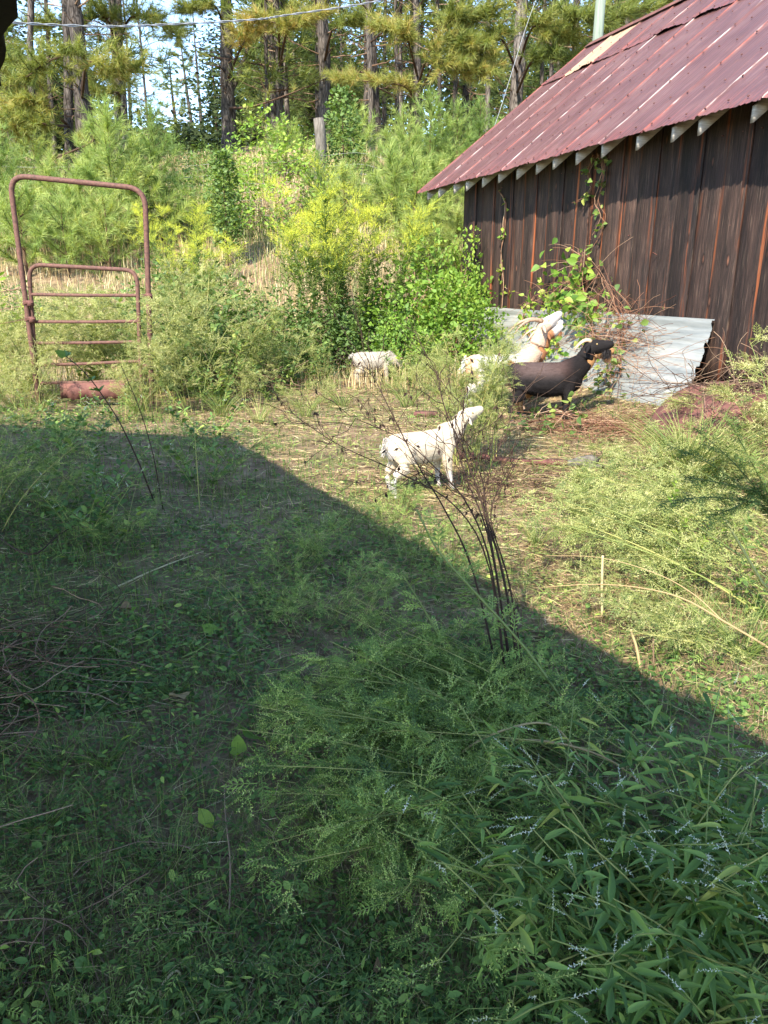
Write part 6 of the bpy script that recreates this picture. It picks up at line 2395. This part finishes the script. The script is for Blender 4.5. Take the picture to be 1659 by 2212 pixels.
stick('fallen_stick', 'dark thin stick lying level in the lower left ground cover', [(300, 1853), (400, 1862), (530, 1860)], .004, 'stemb', .1)
stick('fallen_stick', 'grey brown stick standing nearly upright in the shaded leaves at the left', [(205, 1440), (190, 1520), (180, 1590)], .005, 'stemb', .9)
stick('fallen_stick', 'long dark curved stem reaching in from the left edge', [(-20, 1160), (70, 1235), (130, 1190), (170, 1140)], .006, 'stemb', .05, lift=.1)
stick('fallen_stick', 'pale curved root like stick at the bottom edge left of centre', [(345, 2195), (355, 2160), (385, 2130), (400, 2140)], .0045, 'straw', .75)
stick('fallen_stick', 'tan stalk lying over the collapsed ragweed', [(940, 1705), (1050, 1690), (1180, 1665), (1270, 1700)], .005, 'straw', .55, lift=.18)
stick('fallen_stick', 'second tan stalk lying over the collapsed ragweed, nearer the smartweed', [(1000, 1640), (1150, 1690), (1300, 1730), (1420, 1760)], .0045, 'straw', .45, lift=.16)
stick('fallen_stick', 'long brown stick lying diagonally at the bottom left of centre', [(380, 2010), (480, 1960), (560, 1930), (660, 1880)], .004, 'stemb', .5)
stick('fallen_stick', 'bare branched dry stalk lying in the lower middle ground cover', [(495, 2020), (500, 1900), (490, 1800), (485, 1700)], .003, 'stemb', .8, lift=.05)
stick('fallen_stick', 'thin reddish stem arching over the leaves at the lower left', [(0, 1560), (60, 1530), (90, 1600), (20, 1680)], .003, 'stemr', .5, lift=.06)
y0 = rootY(335, 1090)
stick('dark_sapling', 'thin dark stem with a few rounded leaves at its tip rising before the gate', [(335, 1090), (300, 1000), (268, 931), (242, 885), (187, 809), (125, 755)], .0065, 'stemb', .05, 'sapling', [y0, y0, y0, y0 + .1, y0 + .15, y0 + .2], leaves=(16, [OVATE], .085, 'blueg', (.72, 1)))
y0 = rootY(350, 1100)
stick('dark_sapling', 'second thin dark stem right of the leafy tipped one before the gate', [(352, 1100), (330, 980), (300, 880), (262, 790)], .0045, 'stemb', .05, 'sapling', [y0, y0, y0 + .05, y0 + .1])
y0 = rootY(440, 1110)
stick('pale_stalk', 'thin pale green upright stalk in the left shade', [(432, 1110), (425, 1000), (418, 900)], .004, 'stemg', .9, 'stalk', [y0, y0, y0])

# near frond at the right edge, out in the shade close to the camera
gr = np.array(gp(1.02, 1.35))
fr_ = thing('near_frond', 'dark green feathery frond close to the camera at the right edge', 'weed', gr)
S_, A, Bf = Acc(), Acc(), Acc()
p3 = [gr - gr, P(1700, 1330, 1.38) - gr, P(1655, 1272, 1.42) - gr, P(1600, 1180, 1.46) - gr, P(1559, 1110, 1.5) - gr]
tubes(S_, resamp(p3, 14), np.linspace(.005, .0025, 14), 6, .8)
obj('stem', S_.mesh('stem', M['stemg'], True), fr_)
S_ = Acc()
for k, tip in enumerate([(1440, 960), (1425, 1085), (1500, 925), (1480, 1030), (1570, 900), (1530, 1120)]):
    q = resamp([P(1720, 1200, 1.3) - gr, P(1660, 1110 - k * 10, 1.3) - gr, P((tip[0] + 1660) / 2, (tip[1] + 1080) / 2 - 8, 1.28) - gr, P(*tip, 1.26) - gr], 20)
    tubes(S_, q, np.linspace(.0022, .0008, 20), 4, .3)
    m = 110
    i0 = r.integers(5, 19, m)
    scatter(Bf, PINNL, q[i0] + r.normal(0, .004, (m, 3)), nrm(nrm(q[i0 + 1] - q[i0]) + rdir(m, -.5, .5, r) * .9), r.uniform(.014, .032, m), r.uniform(.0, .45, m), r, roll=False)
q = resamp([p3[1], P(1720, 1200, 1.3) - gr], 5)
tubes(S_, q, .003, 5, .3)
obj('branch', S_.mesh('branch', M['stemg']), fr_)
obj('foliage', Bf.mesh('foliage', M['ragd']), fr_, 'stuff')


def fallen(label, x, y, s, mat, tint, w=.3, seed=0, lobes=0):
    r_ = np.random.default_rng(seed)
    n = 14
    v, f = [], []
    for k in range(n):
        q = k / (n - 1)
        ww = w * max(.02, math.sin(math.pi * q ** .8)) * ((.45 + .55 * abs(math.sin(q * math.pi * lobes))) if lobes else 1)
        z = .08 * math.sin(q * 5 + seed) + r_.normal(0, .012)
        v += [(q, ww, z + .05 * math.sin(q * 9)), (q, 0, z), (q, -ww, z + .06 * math.cos(q * 7))]
    for k in range(n - 1):
        a_ = k * 3
        f += [(a_, a_ + 1, a_ + 4, a_ + 3), (a_ + 1, a_ + 2, a_ + 5, a_ + 4)]
    a = Acc()
    a.add(np.array(v) - (.5, 0, 0), np.array(f), tint)
    tubes(a, np.array([(-.75, 0, .0), (-.5, 0, 0), (.3, 0, .03)]), .012, 4, tint)
    o = obj('fallen_leaf', a.mesh('fallen_leaf', M[mat]), loc=G(x, y) + (0, 0, .045), rot=(r_.normal(0, .2), r_.normal(0, .2), r_.uniform(0, 6)), sc=s)
    tag(o, label, 'leaf')


fallen('pinkish grey lobed oak leaf lying on the dark ground cover left of centre', 392, 1526, .10, 'straw', .62, .32, 1, 3)
fallen('bright green torn leaf lying on the shaded ground, highest of the bright leaves', 462, 1378, .12, 'lime', .45, .3, 2)
fallen('bright yellow green crumpled leaf in the middle of the dark ground cover', 515, 1640, .10, 'lime', .75, .3, 3)
fallen('long pale green leaf beside the bright crumpled leaf', 550, 1620, .13, 'lime', .3, .14, 4)
fallen('small yellow green leaf lowest of the bright leaves on the dark ground', 446, 1800, .075, 'lime', .7, .32, 5)
fallen('pale bluish leaf lying left of the collapsed ragweed', 735, 1458, .09, 'blueg', .95, .3, 6)
fallen('large dull green leaf near the bottom edge at the left', 190, 2130, .06, 'blueg', .8, .28, 7)
fallen('brown curled dead leaf near the bottom centre', 815, 2130, .05, 'straw', .3, .2, 8)
fallen('grey brown dead leaf flat on the ground at the left', 275, 1330, .09, 'straw', .15, .34, 9)


# ------------------------------------------------------------------ labels that tell the members of a group apart
short = {
    'weeds round the gate': 'feathery pale green weed crowding the rusty gate',
    'weeds right of the gate': 'feathery pale green weed right of the gate',
    'leafy weeds round the gate': 'leafy green weed among the feathery ones by the gate',
    'leafy weeds right of the gate': 'leafy green weed right of the gate',
    'weeds before the goats': 'slender green weed before the goats at the sheet',
    'low weeds of the middle distance': 'low feathery weed below the vine mound',
    'ragweeds at the right side': 'sprawling yellow green ragweed on the sunny right side',
    'leafy weeds at the right side': 'leafy weed on the sunny right side',
    'tall weeds at the right edge': 'tall feathery weed beside the rusty drum',
    'smartweeds of the foreground': 'smartweed with narrow leaves and white bead flowers',
    'fallen ragweeds of the foreground': 'collapsed feathery ragweed in the shaded foreground',
    'bramble bushes among the weeds': 'dark leafy bramble bush left of the goats',
    'grass tufts in the sun': 'arching yellow green grass tuft in the sun',
}
ordn = ['leftmost', 'second', 'third', 'fourth', 'fifth', 'sixth', 'seventh', 'eighth', 'ninth', 'tenth', 'eleventh', 'twelfth', 'thirteenth', 'fourteenth', 'fifteenth', 'sixteenth', 'seventeenth', 'eighteenth', 'nineteenth', 'twentieth', 'twenty-first', 'twenty-second']
for gname, base_ in short.items():
    mem = [o for o in COL.objects if o.parent is None and o.get('group') == gname]
    mem.sort(key=lambda o: o.location.x / (o.location.y * cp + (CAMH - o.location.z) * sp))
    for i, o in enumerate(mem):
        if len(mem) > 1 and i < len(ordn):
            o['label'] = base_ + (', the leftmost one' if i == 0 else (', the rightmost one' if i == len(mem) - 1 else ', ' + ordn[i] + ' from the left'))
        else:
            o['label'] = base_
